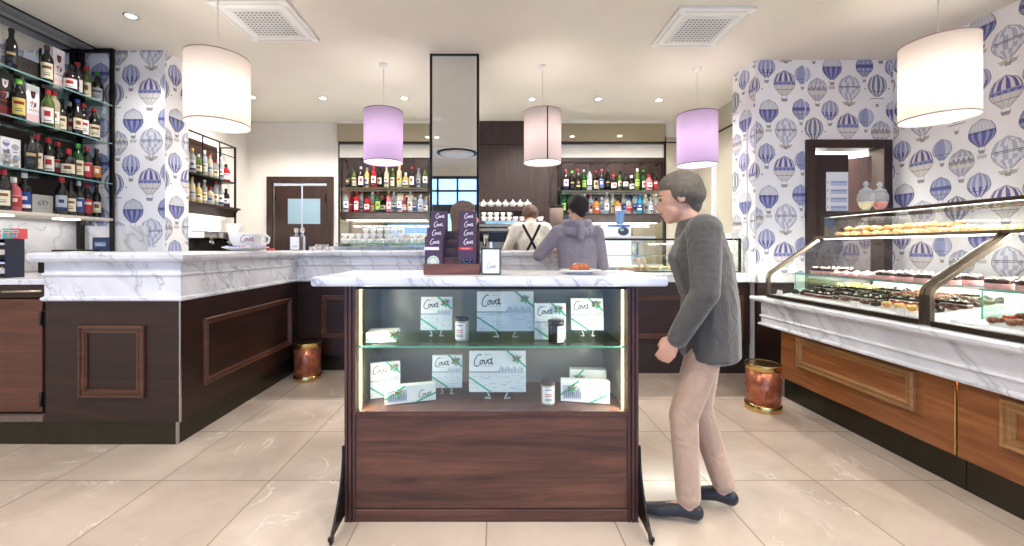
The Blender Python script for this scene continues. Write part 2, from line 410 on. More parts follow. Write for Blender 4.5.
# left pillar with wallpaper
m = MB().box((LX-.1,3.92,0),(-3.17,4.22,CH))
wallpaper(m, (0,3.92,0), (1,0,0), (0,0,1), [(LX,1.30,-3.172,CH)], X(131,3.92), Z(75,3.92))
wallpaper(m, (-3.17,0,0), (0,1,0), (0,0,1), [(3.922,1.20,4.218,CH)], 3.92+.12, Z(70,3.92))
struct(m, 'wall_left_pillar', [wpbase, prt])
struct(MB().box((LX+.021,3.895,1.09),(X(147,3.9),3.92,Z(226,3.9))), 'wall_left_pillar_splashback', mx)
# rear left, back, rear right
m = MB().box((-3.87,4.22,0),(-3.72,6.15,CH)); struct(m, 'wall_left_rear', cream)
m = MB().box((-4.6,6.15,0),(4.8,6.3,CH)); struct(m, 'wall_back', cream)
m = MB().box((3.05,4.5,0),(3.09,6.15,CH)).box((3.044,4.5,2.86),(3.05,6.14,2.885),1); struct(m, 'wall_right_rear', [olive, blackm])
# right pillar/front wall w/ door opening
dx0, dx1, dz = X(805,4.12), X(890,4.12), Z(140,4.12)
m = MB().box((2.65,4.12,0),(dx0,4.25,CH)).box((dx0,4.12,dz),(dx1,4.25,CH)).box((dx1,4.12,0),(4.1,4.25,CH)).box((2.62,4.25,0),(2.75,4.5,CH))
m.box((2.63,4.12,0),(2.65,4.25,CH)).box((2.75,4.47,0),(3.09,4.5,CH))
wu, wv = X(766.5,4.12), Z(67.5,4.12)
wallpaper(m, (0,4.12,0), (1,0,0), (0,0,1), [(2.632,1.03,dx0,CH),(dx0,dz,dx1,CH),(dx1,1.03,4.02,CH)], wu, wv)
wallpaper(m, (2.62,0,0), (0,-1,0), (0,0,1), [(-4.498,1.25,-4.252,CH)], -4.30, wv-.05)
wallpaper(m, (2.63,0,0), (0,-1,0), (0,0,1), [(-4.248,1.25,-4.122,CH)], -4.30, wv-.05)
struct(m, 'wall_right_pillar', [wpbase, prt])
m = MB().box((4.02,-1.8,0),(4.17,4.12,CH)); wallpaper(m, (4.02,0,0), (0,-1,0), (0,0,1), [(-4.118,1.0,-1.0,CH)], -4.12+.09, wv)
struct(m, 'wall_right', [wpbase, prt])
struct(MB().box((2.615,4.27,1.04),(2.62,4.49,Z(236,4.3))), 'wall_right_pillar_splashback', mr)
# back room seen through the right door
m = MB().box((3.0,5.6,0),(4.3,5.65,CH)).box((4.25,4.25,0),(4.3,5.6,CH)).box((3.09,4.25,CH-.4),(4.25,5.6,CH-.38))
struct(m, 'wall_storeroom', plain('storeroom_white', (244,244,246), .7))
# storefront behind the camera
def storefront():
    y0, y1 = -1.85, -1.75
    m = MB().box((LX-.15,y0-.1,3.0),(4.17,y1+.0,CH)).box((LX-.15,y0-.1,0),(-3.75,y1,3.0)).box((3.85,y0-.1,0),(4.17,y1,3.0))
    struct(m, 'wall_front', cream)
    bars = MB(); xs = [-3.75+.475*i for i in range(17)]
    for i, x in enumerate(xs):
        bars.box((x-.02,y0,2.33),(x+.02,y1,3.0))
        if i % 4 == 0: bars.box((x-.04,y0,0),(x+.04,y1,2.33))
    for z, t in ((2.98,.03),(2.66,.02),(2.22,.11),(.06,.06)): bars.box((-3.75,y0,z-t),(3.85,y1,z+t))
    w = struct(bars, 'window_1', plain('window_frame_dark', (52,50,52), .4))
    g = MB().box((-3.75,-1.805,.06),(3.85,-1.797,3.0)).build('window_glass', gl, w)
storefront()
# ---- back wall: wood cladding, mirror niches, trims
yb = 6.15
m = MB().box((X(479,yb),yb-.05,0),(X(557,yb),yb,CH)); 
m.box((X(479,yb),yb-.056,Z(145.5,yb)-.006),(X(557,yb),yb-.049,Z(145.5,yb)+.006),1)
struct(m, 'wall_back_panelling', [wb, blackm])
def niche(a, b, nm):
    x0, x1 = X(a,yb), X(b,yb)
    m = MB()
    m.box((x0,yb-.09,Z(125,yb)),(x1,yb,Z(120.5,yb)),2).box((x0,yb-.10,Z(120.5,yb)),(x1,yb,Z(119,yb)),1)
    m.box((x0,yb-.08,Z(143,yb)),(x1,yb,Z(125,yb)),0)
    m.box((x0+.04,yb-.09,Z(145,yb)),(x1,yb,Z(143,yb)),1)
    m.box((x0+.02,yb-.03,Z(158,yb)),(x1,yb,Z(145,yb)),2)
    m.box((x0,yb-.03,1.05),(x0+.02,yb,Z(143,yb)),1)
    m.box((x0+.02,yb-.02,1.05),(x1,yb,Z(187,yb)),0)
    m.box((x0+.02,yb-.025,Z(187,yb)),(x1,yb,Z(158,yb)),3)
    struct(m, nm, [mirror2, blackm, cream, wz])
niche(339, 430, 'wall_back_niche_left'); niche(557, 663, 'wall_back_niche_right')
struct(MB().box((X(430,yb)+.001,yb-.029,0),(X(479,yb)-.001,yb,CH)), 'wall_back_pier', cream)
m = MB().box((X(663,yb),yb-.06,0),(X(664.5,yb),yb-.001,2.95),1).box((X(664.5,yb),yb-.04,0),(3.05,yb,2.95),0).box((X(664.5,yb),yb-.05,2.86),(3.05,yb-.02,2.875),1)
struct(m, 'wall_back_cupboard_front', [olive, blackm])
m = MB().box((X(250,yb)-.02,yb-.02,1.0),(X(265,yb),yb,Z(236,yb))); struct(m, 'wall_back_splashback', mx)
# door 1 (back left)
x0, x1, z1 = X(268,yb), X(334,yb), Z(177,yb); fw = .09
d = struct(MB().box((x0,yb-.05,0),(x0+fw,yb+.0,z1)).box((x1-fw,yb-.05,0),(x1,yb,z1)).box((x0+fw,yb-.05,z1-fw),(x1-fw,yb,z1)), 'door_1', wz, None, .006)
xm = X(303,yb)
for nm_, a, b in (('door_leaf', x0+fw+.02, xm-.012), ('door_leaf', xm+.012, x1-fw-.005)):
    leaf = MB().box((a,yb-.03,.01),(b,yb-.004,z1-fw-.05)).build(nm_, wz, d)
    pa, pb = (X(289,yb), xm-.012) if a < xm-.1 else (xm+.012, X(321,yb))
    MB().box((pa,yb-.034,Z(224,yb)),(pb,yb-.029,Z(199,yb))).build('door_pane', frost, leaf)
    hx = a+.005 if a < xm-.1 else b-.03
    MB().box((hx,yb-.04,Z(203,yb)),(hx+.025,yb-.029,Z(195,yb))).build('hinge', blackm, leaf)
MB().box((xm-.012,yb-.028,.02),(xm+.012,yb-.02,z1-fw)).box((x0+fw+.02,yb-.03,z1-fw-.045),(x1-fw-.005,yb-.02,z1-fw-.005)).build('gap_light_strip', plain('painted_gap_light',(186,194,210),.3), d)  # pale colour stands in for light showing through the door gaps
# door 2 (right, half open on a bright room)
fw = .085
d = struct(MB().box((dx0,4.09,0),(dx0+fw,4.27,dz)).box((dx1-fw,4.09,0),(dx1,4.27,dz)).box((dx0+fw,4.09,dz-fw),(dx1-fw,4.27,dz)), 'door_2', wz, None, .006)
lx = X(846,4.2)
leaf = MB().box((dx0+fw+.01,4.17,.01),(lx,4.205,dz-fw-.05)).build('door_leaf', wz, d)
MB().box((dx0+fw-.004,4.155,Z(181,4.15)),(dx0+fw+.012,4.172,Z(171,4.15))).build('hinge', blackm, leaf)
pm = MB(); pl = Pl(pm, (0,4.169,0), (1,0,0), (0,0,1), .0006); 
a, b, c0, c1 = X(826,4.17), lx-.004, Z(211,4.17), Z(172,4.17)
pl.rect(a,c0,b,c1,(242,242,246))
for q in range(4):
    zz = c1-.09-q*.085; pl.rect(a+.045,zz-.05,b-.01,zz,(196,206,228),1).rect(a+.05,zz-.02,b-.02,zz-.008,(150,160,196),2)
    pl.rect(a+.012,zz-.03,a+.024,zz,(200,190,160),1)
pm.build('notice_sheet', prt, leaf)
th = math.radians(-52); hx = dx1-fw-.01        # right leaf swung into the room
L = .36; ex, ey = hx-L*math.cos(th), 4.24-L*math.sin(th)
nx, ny = -math.sin(th)*.018, math.cos(th)*.018
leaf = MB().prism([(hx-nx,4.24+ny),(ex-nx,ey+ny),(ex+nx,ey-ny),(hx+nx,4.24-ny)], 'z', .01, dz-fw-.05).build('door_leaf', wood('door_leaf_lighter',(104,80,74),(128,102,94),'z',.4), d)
pm = MB(); U = Vector((hx-ex, 4.24-ey, 0)).normalized(); pl = Pl(pm, (ex+nx*1.06,ey-ny*1.06,0), U, (0,0,1), .0008)
pl.rect(.02,c0-.02,.24,c1-.06,(244,244,248))
for q in range(4): pl.rect(.03,c1-.16-q*.085,.2,c1-.13-q*.085,(206,214,232),1)
pm.build('notice_sheet', prt, leaf)
# ---- mirrored column in the middle
cx0, cx1, cy = X(430,4.0), X(479,4.0), 4.0
d = struct(MB().box((cx0,cy+.004,0),(cx1,cy+.105,CH)), 'trim_1', wz)
MB().box((cx0+.02,cy,.12),(cx1-.02,cy+.004,CH-.015)).build('mirror_face', mirror, d)
MB().box((cx0,cy-.012,0),(cx0+.022,cy+.004,CH)).box((cx1-.022,cy-.012,0),(cx1,cy+.004,CH)).box((cx0+.022,cy-.01,CH-.015),(cx1-.022,cy+.002,CH)).build('frame', blackm, d)
# ceiling rail above the wall shelves
struct(MB().box((-3.92,-1.7,CH-.02),(-3.80,3.915,CH)).box((-3.795,-1.7,CH-.012),(-3.785,3.915,CH),1), 'trim_2', [plain('rail_grey',(150,148,152),.5), blackm])
# ---- air conditioning cassettes, downlights
def cassette(x0, y0, s, label):
    r = empty('air_conditioner', (x0+s/2, y0+s/2, CH), label, 'air conditioner')
    part(MB().box((x0,y0,CH-.028),(x0+s,y0+s,CH)), 'housing', plain('ac_white',(246,244,240),.4), r, .008)
    f = MB(); i = .09*s/.61
    f.frame((x0,y0+s,CH-.028), (1,0,0), (0,-1,0), i, i, s-i, s-i, .012, .006)
    part(f, 'grille_frame', plain('ac_white',(246,244,240),.4), r)
    g = MB(); gx0, gx1 = x0+i+.035, x0+s-i-.035; gy0, gy1 = y0+i+.035, y0+s-i-.035; n = 11
    g.box((gx0,gy0,CH-.030),(gx1,gy1,CH-.028),1)
    st = (gx1-gx0)/n
    for q in range(n+1):
        g.box((gx0+q*st-.006,gy0,CH-.036),(gx0+q*st+.006,gy1,CH-.03)); g.box((gx0,gy0+q*st-.006,CH-.036),(gx1,gy0+q*st+.006,CH-.03))
    part(g, 'grille', [plain('ac_white',(246,244,240),.4), plain('ac_slot',(70,66,64),.8)], r)
    f = MB()
    for (a,b,c,e) in ((.1,.03,.9,.07),(.1,.93,.9,.97),(.03,.1,.07,.9),(.93,.1,.97,.9)): f.box((x0+a*s,y0+b*s,CH-.031),(x0+c*s,y0+e*s,CH-.028))
    part(f, 'louvre', plain('ac_louvre',(226,222,216),.4), r, .003)
cassette(1.45, 3.2, .61, 'white square ceiling air conditioner right of the middle, before the lilac lamp')
cassette(-2.20, 3.1, .61, 'white square ceiling air conditioner beside the white drum lamp at left')
r = empty('air_conditioner', (-.75,-.07,CH), 'round-flow ceiling air conditioner by the shop window, seen in the column mirror', 'air conditioner')
part(MB().box((-1.2,-.52,CH-.02),(-.3,.38,CH)), 'housing', plain('ac_white',(246,244,240),.4), r)
part(MB().lathe([(.40,-.02),(.40,-.035),(.36,-.045),(.33,-.03)],32,(-.75,-.07,CH)), 'air_outlet', blackm, r)
part(MB().lathe([(.33,-.02),(.33,-.05),(.25,-.075),(0,-.085)],32,(-.75,-.07,CH)), 'face_disc', plain('ac_white',(246,244,240),.4), r)
r = empty('ceiling_speaker', (-.83,2.04,CH), 'small round ceiling vent mirrored high on the column', 'vent'); part(MB().lathe([(.1,0),(.1,-.01),(.07,-.02),(.05,-.008),(0,-.008)],24,(-.83,2.04,CH)), 'rim', plain('ac_white',(246,244,240),.4), r)
def downlight(x, y, label, k_=1.0):
    r = empty('ceiling_spotlight', (x,y,CH), label, 'spotlight', 'recessed ceiling spotlights')
    part(MB().lathe([(.055,0),(.055,-.006),(.04,-.008),(.036,0)],20,(x,y,CH)), 'rim', chrome, r)
    part(MB().lathe([(.036,-.003),(0,-.003)],16,(x,y,CH)), 'lamp', lampm, r)
    ld = bpy.data.lights.new('spot', 'SPOT'); ld.energy = SPOT_W*k_; ld.spot_size = 2.5; ld.spot_blend = .6; ld.shadow_soft_size = .04; ld.color = (1,.965,.92)
    o = bpy.data.objects.new('spotlight_beam', ld); COL.objects.link(o); o.parent = r; o.location = (0,0,-.02)
SPOT_W = 54
ords = ['leftmost', 'second', 'third', 'fourth', 'fifth', 'sixth']
for i, (px, py) in enumerate([(252,97),(323,98),(404,98),(532,99),(598,99),(659,100)]):
    D = (CH-CZ)*F/(HZ-py); downlight(X(px,D), D, '%s recessed spotlight in the rear ceiling row%s' % (ords[i], '' if i == 0 else ' from the left'), .8)
downlight(-2.98, 3.34, 'recessed spotlight above the left wall shelves', .35)
for i, (x, y, w) in enumerate([(-2.9,1.2,'left wall'),(-1.0,1.0,'kiosk left'),(1.0,1.0,'kiosk right'),(2.9,1.2,'pastry case'),(-2.2,-.9,'left of the entrance'),(2.2,-.9,'right of the entrance')]):
    downlight(x, y, 'recessed spotlight behind the viewpoint, ' + w)
# ---- pendant lamps
shadew = NT('shade_white'); 
def shade_mat(name, c, em):
    s = NT(name); s.N.remove(s.b)
    d_ = s.n('ShaderNodeBsdfDiffuse'); d_.inputs[0].default_value = (*lin(c),1); t_ = s.n('ShaderNodeBsdfTranslucent'); t_.inputs[0].default_value = (*lin(c),1)
    p = s.obj(); w = s.noise(p, 220, 2); 
    mm = s.n('ShaderNodeMixShader'); mm.inputs[0].default_value = .5; s.L.new(d_.outputs[0], mm.inputs[1]); s.L.new(t_.outputs[0], mm.inputs[2])
    e = s.n('ShaderNodeEmission'); e.inputs[0].default_value = (*lin(c),1); e.inputs[1].default_value = em
    ad = s.n('ShaderNodeAddShader'); s.L.new(mm.outputs[0], ad.inputs[0]); s.L.new(e.outputs[0], ad.inputs[1]); s.L.new(ad.outputs[0], s.out.inputs[0]); return s.m
sh_w = shade_mat('shade_ivory', (246,238,232), .05); sh_l = shade_mat('shade_lilac', (220,203,226), .05); sh_p = shade_mat('shade_pearl', (226,216,214), .04)
edge_l = plain('shade_edge_lilac', (150,110,160), .7); edge_w = plain('shade_edge', (190,160,145), .7)
def pendant(px, D, zt, zb, r_, mat, edge, label, watt):
    x = X(px, D); r = empty('pendant_lamp', (x,D,CH), label, 'lamp', None)
    tag(r, group='drum pendant lamps')
    part(MB().lathe([(.045,0),(.043,-.02),(.02,-.045),(.004,-.05)],20,(x,D,CH)), 'ceiling_rose', white, r)
    part(MB().tube([(x,D,CH-.04),(x,D,zt-.06)], .0035, 6), 'cord', plain('cord_white',(225,215,205),.6), r)
    part(MB().lathe([(r_-.002,zb),(r_,zb),(r_,zt),(r_-.002,zt),(r_-.002,zb)],48,(x,D,0),cap=False), 'lamp_shade', mat, r)
    part(MB().lathe([(r_+.001,zb-.001),(r_+.001,zb+.010)],48,(x,D,0),cap=False), 'shade_rim', edge, r); part(MB().lathe([(r_+.001,zt-.008),(r_+.001,zt+.001)],48,(x,D,0),cap=False), 'shade_rim', edge, r)
    m = MB().lathe([(r_-.004,zb+.012),(0,zb+.012)],40,(x,D,0),cap=False); part(m, 'diffuser', emis('diffuser_glow',(255,246,238),1.2), r)
    part(MB().tube([(x,D,zt-.06),(x,D,zt-.14)], .02, 10).ball((x,D,zt-.18),.032), 'bulb', led, r)
    m = MB()
    for k in range(3):
        a = k*2*PI/3+.3; m.tube([(x,D,zt-.06),(x+(r_-.003)*math.cos(a),D+(r_-.003)*math.sin(a),zt-.012)], .002, 4)
    part(m, 'spider_frame', chrome, r)
    for (zz, ww) in ((zt-.22, watt), ):
        ld = bpy.data.lights.new('bulb', 'POINT'); ld.energy = ww*.8; ld.shadow_soft_size = .06; ld.color = (1,.95,.91)
        o = bpy.data.objects.new('bulb_light', ld); COL.objects.link(o); o.parent = r; o.location = (0,0,zz-CH)
    return r
PW = 3.4
pendant(218, 3.03, 2.70, 2.198, .209, sh_w, edge_w, 'large ivory drum pendant above the left bar counter', PW)
pendant(383.5, 4.22, 2.70, 2.17, .197, sh_l, edge_l, 'lilac drum pendant left of the mirrored column', PW)
pr = pendant(542.5, 4.26, 2.71, 2.175, .193, sh_p, edge_w, 'pearl drum pendant with a dark vertical seam, right of the mirrored column', PW)
a = math.radians(-82); x_, y_ = .195*math.cos(a), .195*math.sin(a)
MB().box((x_-.006,y_-.004,2.18-CH),(x_+.006,y_+.002,2.705-CH)).build('seam', blackm, pr)
pendant(697, 4.31, 2.70, 2.16, .197, sh_l, edge_l, 'lilac drum pendant over the rear glass case at right', PW)
pendant(938, 2.98, 2.79, 2.23, .212, sh_w, edge_w, 'large ivory drum pendant before the right balloon wallpaper', PW)
# ================================================================ COUNTERS
P45 = PI/2
# slab edge profile helper (rounded nose): polyline path sweep in XY with (out, z) profile
def sweep(path, prof, mb, closed=False, mi=0):
    """path: list of (x,y) ; outward normal is to the right of travel; prof: list of (offset,z)"""
    n = len(path); rings = []
    for i, p in enumerate(path):
        p = Vector(p); a = Vector(path[i-1]) if (i > 0 or closed) else None; b = Vector(path[(i+1) % n]) if (i < n-1 or closed) else None
        def nr(u, v): d = (v-u).normalized(); return Vector((d.y, -d.x))
        if a is None: m = nr(p, b)
        elif b is None: m = nr(a, p)
        else:
            n1, n2 = nr(a, p), nr(p, b); m = (n1+n2); m = m/ (m.length_squared/2) if m.length > 1e-6 else n1
        rings.append([(p.x+m.x*o, p.y+m.y*o, z) for o, z in prof])
    k = len(prof); vs = [v for r in rings for v in r]; fs = []
    for j in range(n if closed else n-1):
        j2 = (j+1) % n
        for i in range(k-1): fs.append((j*k+i, j2*k+i, j2*k+i+1, j*k+i+1))
    return mb.add(vs, fs, mi)
# --- left and rear bar: one continuous marble crown following an L
path = [(-2.55,4.9),(-2.55,3.9),(-2.93,3.9),(-2.93,2.66),(-2.05,2.66),(-2.05,4.22),(1.02,4.22),(1.02,4.9)]
bar = empty('bar_counter', (-2.05,4.22,0), 'dark walnut bar counter with grey veined marble crown, L-shaped at left and rear', 'counter')
bodyp = [(-2.93,2.66),(-2.05,2.66),(-2.05,4.22),(1.02,4.22),(1.02,4.72),(-2.55,4.72),(-2.55,3.88),(-2.93,3.88)]
m = MB()
m.box((-2.93,2.66,.155),(-2.05,2.69,.95)); m.box((-2.93,2.69,.155),(-2.90,3.88,.95)); part(m, 'end_panel', wx, bar)
part(MB().box((-2.085,2.691,.165),(-2.05,4.25,.95)), 'side_panel', wy, bar)
part(MB().box((-2.05,4.22,.183),(1.04,4.25,.95)), 'rear_panel', wx, bar)
part(MB().prism([(-2.9,2.70),(-2.09,2.70),(-2.09,4.26),(1.0,4.26),(1.0,4.70),(-2.5,4.70),(-2.5,3.88),(-2.9,3.88)], 'z', .18, .95), 'carcass', blackm, bar)
m = MB().frame((0,2.66,0),(1,0,0),(0,0,1),-2.705,.318,-2.28,.786,.052,.022); part(m, 'moulding', trimx, bar)
m = MB().frame((-2.05,0,0),(0,1,0),(0,0,1),2.86,.325,4.08,.795,.05,.022); part(m, 'moulding', trimw, bar)
m = MB().frame((0,4.22,0),(1,0,0),(0,0,1),-1.79,.36,-.70,.80,.05,.02); part(m, 'moulding', trimx, bar)
m = MB().frame((0,4.22,0),(1,0,0),(0,0,1),-.5,.36,.85,.80,.05,.02); part(m, 'moulding', trimx, bar)
m = MB().box((-2.049,3.86,.19),(-2.046,4.08,.235),0)
for q in range(9): m.box((-2.046,3.87+q*.023,.197),(-2.042,3.88+q*.023,.228),1)
part(m, 'vent_grille', [blackm, kickm], bar)
part(MB().box((-2.93,2.68,0),(-2.085,2.71,.155)).box((-2.115,2.71,0),(-2.085,4.31,.165)).box((-2.085,4.31,0),(1.0,4.34,.183)), 'kick_plate', kickm, bar)
part(MB().box((-2.094,2.676,.002),(-2.080,2.690,.155)).box((-2.056,2.654,.157),(-2.046,2.664,.95)), 'corner_strip', steel, bar)
part(MB().box((-2.06,4.205,.17),(-2.045,4.222,.95)), 'corner_strip', blackm, bar)
prof = [(-.05,.945),(.012,.945),(.018,.953),(.018,.965),(.008,.972),(.004,.975),(.004,1.105),(.012,1.108),(.016,1.117),(.012,1.126),(.004,1.13),(.004,1.195),(.03,1.20),(.052,1.208),(.060,1.222),(.060,1.246),(.052,1.258),(.036,1.262),(-.30,1.262)]
cr = MB(); sweep([(-2.93,3.9),(-2.93,2.66),(-2.05,2.66),(-2.05,4.22),(1.02,4.22),(1.02,4.72)], prof, cr)
cr.prism([(-2.92,2.67),(-2.06,2.67),(-2.06,4.23),(1.01,4.23),(1.01,4.72),(-2.55,4.72),(-2.55,3.9),(-2.92,3.9)], 'z', 1.20, 1.2615)
part(cr, 'marble_crown', mx, bar)
# --- marble-topped cabinet along the left wall
r = empty('back_cabinet', (-3.45,2.75,0), 'dark wooden cabinet with thin marble top and hinged door at far left', 'cabinet')
part(MB().box((-3.955,2.74,.2),(-2.96,3.88,1.04)), 'body', wx, r)
part(MB().box((-3.958,2.70,1.045),(-2.965,3.895,1.083)), 'marble_top', mx, r, .006)
dr = part(MB().box((-3.95,2.70,.96),(-2.97,2.738,1.04)), 'drawer', wx, r, .003)
MB().tube([(-3.25,2.69,1.0),(-2.99,2.69,1.006)], .008, 8).build('handle', plain('pale_handle',(200,180,160),.3,.5), dr, loc=tuple(r.location)).location = (0,0,0)
dd = part(MB().box((-3.75,2.68,.212),(-2.975,2.70,.952)), 'door', wood('door_walnut',(72,40,28),(112,66,46),'x',.35), r, .003)
for zz in (.83,.30):
    MB().box((-2.982-r.location[0],2.668-r.location[1],zz-.045),(-2.945-r.location[0],2.68-r.location[1],zz+.045)).tube([(-2.962-r.location[0],2.662-r.location[1],zz-.045),(-2.962-r.location[0],2.662-r.location[1],zz+.045)],.007,8).build('hinge', blackm, dd)
part(MB().box((-3.95,2.66,.157),(-2.95,2.74,.195)), 'bottom_board', plain('scuffed_board',(118,98,86),.5,var=.2), r)
part(MB().box((-3.95,2.685,0),(-2.935,2.715,.155)), 'kick_plate', kickm, r)
# --- right rear counter carrying the glass case
r = empty('rear_counter', (1.9,4.3,0), 'dark walnut rear counter with low grey marble top under the glass case', 'counter')
x1 = 2.615
part(MB().box((1.05,4.19,.30),(2.615,4.22,.94)).box((1.05,4.22,.0),(x1,4.9,.94)), 'body', wx, r)

part(MB().frame((0,4.19,0),(1,0,0),(0,0,1),1.12,.36,2.54,.80,.05,.02), 'moulding', trimx, r)
part(MB().box((1.045,4.205,0),(2.62,4.218,.30)), 'kick_plate', plain('dark_brown_kick',(58,46,40),.4,.2), r)
cr = MB().box((1.09,4.085,.945),(2.615,4.92,1.036)); part(cr, 'marble_top', mr, r, .012)
rc = r; r = empty('counter_return', (2.8,4.09,0), 'short walnut return with marble top between rear counter and pastry counter', 'counter')
part(MB().box((2.617,4.05,.945),(2.99,4.112,1.036)), 'marble_top', mr, r, .008)
# extend fascia in front of pillar
part(MB().box((2.617,4.075,.0),(2.99,4.112,.94)), 'return_panel', wx, r)
# --- back bar bench along the rear wall
r = empty('back_bench', (0,5.6,0), 'low steel-fronted work bench along the rear wall behind the bar', 'bench')
part(MB().box((-2.3,5.52,0),(2.95,6.085,.98)), 'body', plain('bench_front',(150,146,140),.4,.4), r)
part(MB().box((-2.34,5.48,.98),(2.98,6.085,1.02)), 'bench_top', mx, r, .005)
r = empty('raised_plinth', (-1.4,5.1,0), 'marble plinth with green glass shelf behind the bar at left', 'shelf')
part(MB().box((-2.28,5.0,0),(-.25,5.4,1.31)), 'marble_body', mx, r)
part(MB().box((X(337,4.95),4.90,1.335),(-.25,5.4,1.347)).build('x', glt, mesh_only=True) and MB().box((X(337,4.95),4.90,1.335),(-.25,5.4,1.347)), 'glass_shelf', glt, r)
part(MB().box((X(337,4.95),4.893,1.335),(-.25,4.90,1.347)), 'glass_edge', gledge, r)
[part(MB().box((q,4.98,1.31),(q+.04,5.3,1.335)), 'shelf_support', steel, r) for q in (-2.2,-.6)]
# --- right pastry counter
def pastry_unit(y0, y1, my0, my1, lab, first):
    r = empty('pastry_counter_unit', (2.45,y1,0), lab, 'cabinet', 'honey brown units under the pastry cases')
    part(MB().box((2.45,y0+.004,.185),(2.50,y1-.004,.60)).box((2.51,y0,.17),(3.35,y1,.598),1), 'front_panel', [wr, blackm], r, .002)
    part(MB().frame((2.45,0,0),(0,-1,0),(0,0,1),-my1,.335,-my0,.57,.055,.024), 'moulding', trimr, r)
    part(MB().box((2.505,y0,0),(2.53,y1+(.03 if first else 0),.185)).box((2.53,y1,0),(3.3,y1+.02,.185)) if first else MB().box((2.505,y0,0),(2.53,y1,.185)), 'kick_plate', kickm, r)
    if first: part(MB().box((2.447,y0-.004,.19),(2.452,y0+.004,.60)), 'brass_strip', brass, r)
pastry_unit(2.17, 3.50, 2.374, 3.30, 'honey brown cabinet with a long moulding under the farther pastry case', True)
pastry_unit(.80, 2.166, .95, 1.968, 'honey brown cabinet under the nearer pastry case, cut by the frame', False)
top = empty('pastry_counter_marble', (2.4,3.7,.6), 'white veined marble crown with bead mouldings under the curved pastry cases', 'countertop')
prof = [(-.08,.600),(.022,.600),(.03,.606),(.03,.618),(.022,.625),(.010,.628),(.010,.672),(.018,.676),(.022,.684),(.018,.692),(.010,.697),(.010,.805),(.03,.81),(.062,.816),(.076,.828),(.076,.846),(.068,.854),(.05,.857),(-.6,.857)]
cr = MB(); sweep([(3.4,3.66),(2.405,3.66),(2.405,.6)], prof, cr); cr.box((2.42,.6,.602),(3.4,3.65,.85)); part(cr, 'crown', mr, top)
# warm strip under the marble crown
st = MB().box((2.46,.7,.596),(2.475,3.4,.6)); tag(st.build('under_counter_strip', led), 'warm light strip under the marble crown above the honey brown units', 'light strip')
# ================================================================ PASTRY CASES
secp = [(2.385,.862),(2.385,1.03),(2.395,1.065),(2.425,1.095),(2.83,1.375)]
def thick(poly, w):      # closed band around open polyline, inward (toward +x)
    pts = [Vector(p) for p in poly]; out = []
    for i, p in enumerate(pts):
        t = (pts[min(i+1,len(pts)-1)]-pts[max(i-1,0)]).normalized(); out.append((p.x+t.y*w, p.y-t.x*w))
    return poly + out[::-1]
def pastry_case(y0, y1, lab, end):
    r = empty('pastry_display_case', (2.4,y1,.86), lab, 'display case', 'curved glass pastry cases')
    part(MB().prism(thick(secp,.03),'y',y1-.03,y1), 'end_frame', bronze, r, .004)
    part(MB().prism(thick(secp,.03),'y',y0+.002,y0+.03), 'end_frame', bronze, r, .004)
    part(MB().box((2.385,y0+.03,.860),(2.42,y1-.03,.889)), 'bottom_rail', plain('dark_bronze',(78,66,56),.3,.8), r, .003)
    part(MB().box((2.81,y0,1.372),(2.85,y1,1.392)), 'top_rail', bronze, r, .003)
    part(MB().box((2.42,y0+.03,.862),(3.32,y1-.03,.888)), 'white_deck', plain('deck_white',(246,246,246),.25), r)
    g = MB(); sec = [(2.395,.889),(2.395,1.03),(2.405,1.060),(2.432,1.088),(2.82,1.362)]
    g.add([(x,y0+.03,z) for x,z in sec]+[(x,y1-.03,z) for x,z in sec], [(i,i+1,6+i,5+i) for i in range(4)]); part(g, 'front_glass', glf, r)
    if end:
        g = MB().add([(x,y1-.012,z) for x,z in [(2.41,.889),(2.41,1.03),(2.425,1.06),(2.45,1.085),(2.83,1.355),(3.3,1.355),(3.3,.889)]], [tuple(range(7))]); part(g, 'end_glass', glf, r)
    sy1 = y1-.12
    part(MB().box((2.55,y0+.06,1.068),(2.98,sy1,1.076)), 'glass_shelf', glt, r)
    part(MB().box((2.545,y0+.06,1.068),(2.55,sy1,1.076)), 'glass_shelf_edge', gledge, r)
    part(MB().box((2.556,sy1-.012,.89),(2.98,sy1-.006,1.066)), 'glass_divider', glt, r)
    part(MB().box((2.552,sy1-.012,.89),(2.556,sy1-.006,1.066)), 'glass_divider_edge', gledge, r)
    part(MB().box((3.30,y0+.01,.889),(3.32,y1-.04,1.0)), 'rear_sill', white, r)
    part(MB().box((3.0,y0+.05,.90),(3.28,y1-.1,.96)), 'cooling_grille', plain('pale_grille',(220,222,224),.4), r)
    s = part(MB().box((2.87,y0+.04,1.362),(2.90,y1-.04,1.371)), 'light_tube', ledw, r)
    return r
pc = [pastry_case(2.27, 3.60, 'farther curved-front glass pastry case, by the right wall opening', True), pastry_case(.85, 2.268, 'nearer curved-front glass pastry case, cut by the frame edge', False)]
u = empty('upper_display_case', (2.85,3.6,1.39), 'long low glass box of croissants on top of the pastry cases', 'display case')
dkb = plain('dark_bronze',(78,66,56),.3,.8)
part(MB().box((2.852,.85,1.372),(3.32,3.60,1.392)), 'deck', plain('deck_white',(246,246,246),.25), u)
part(MB().box((2.868,.85,1.556),(2.892,3.60,1.578)).box((3.30,.85,1.556),(3.32,3.6,1.578)).box((2.892,3.578,1.556),(3.30,3.60,1.578)), 'top_rail', dkb, u, .002)
part(MB().box((2.868,3.578,1.392),(2.890,3.598,1.556)), 'post', dkb, u); part(MB().box((3.30,3.578,1.392),(3.32,3.598,1.556)), 'post', dkb, u)
part(MB().box((2.873,.86,1.392),(2.878,3.578,1.556)), 'front_glass', glf, u); part(MB().box((2.892,3.583,1.392),(3.30,3.588,1.556)), 'end_glass', glf, u)
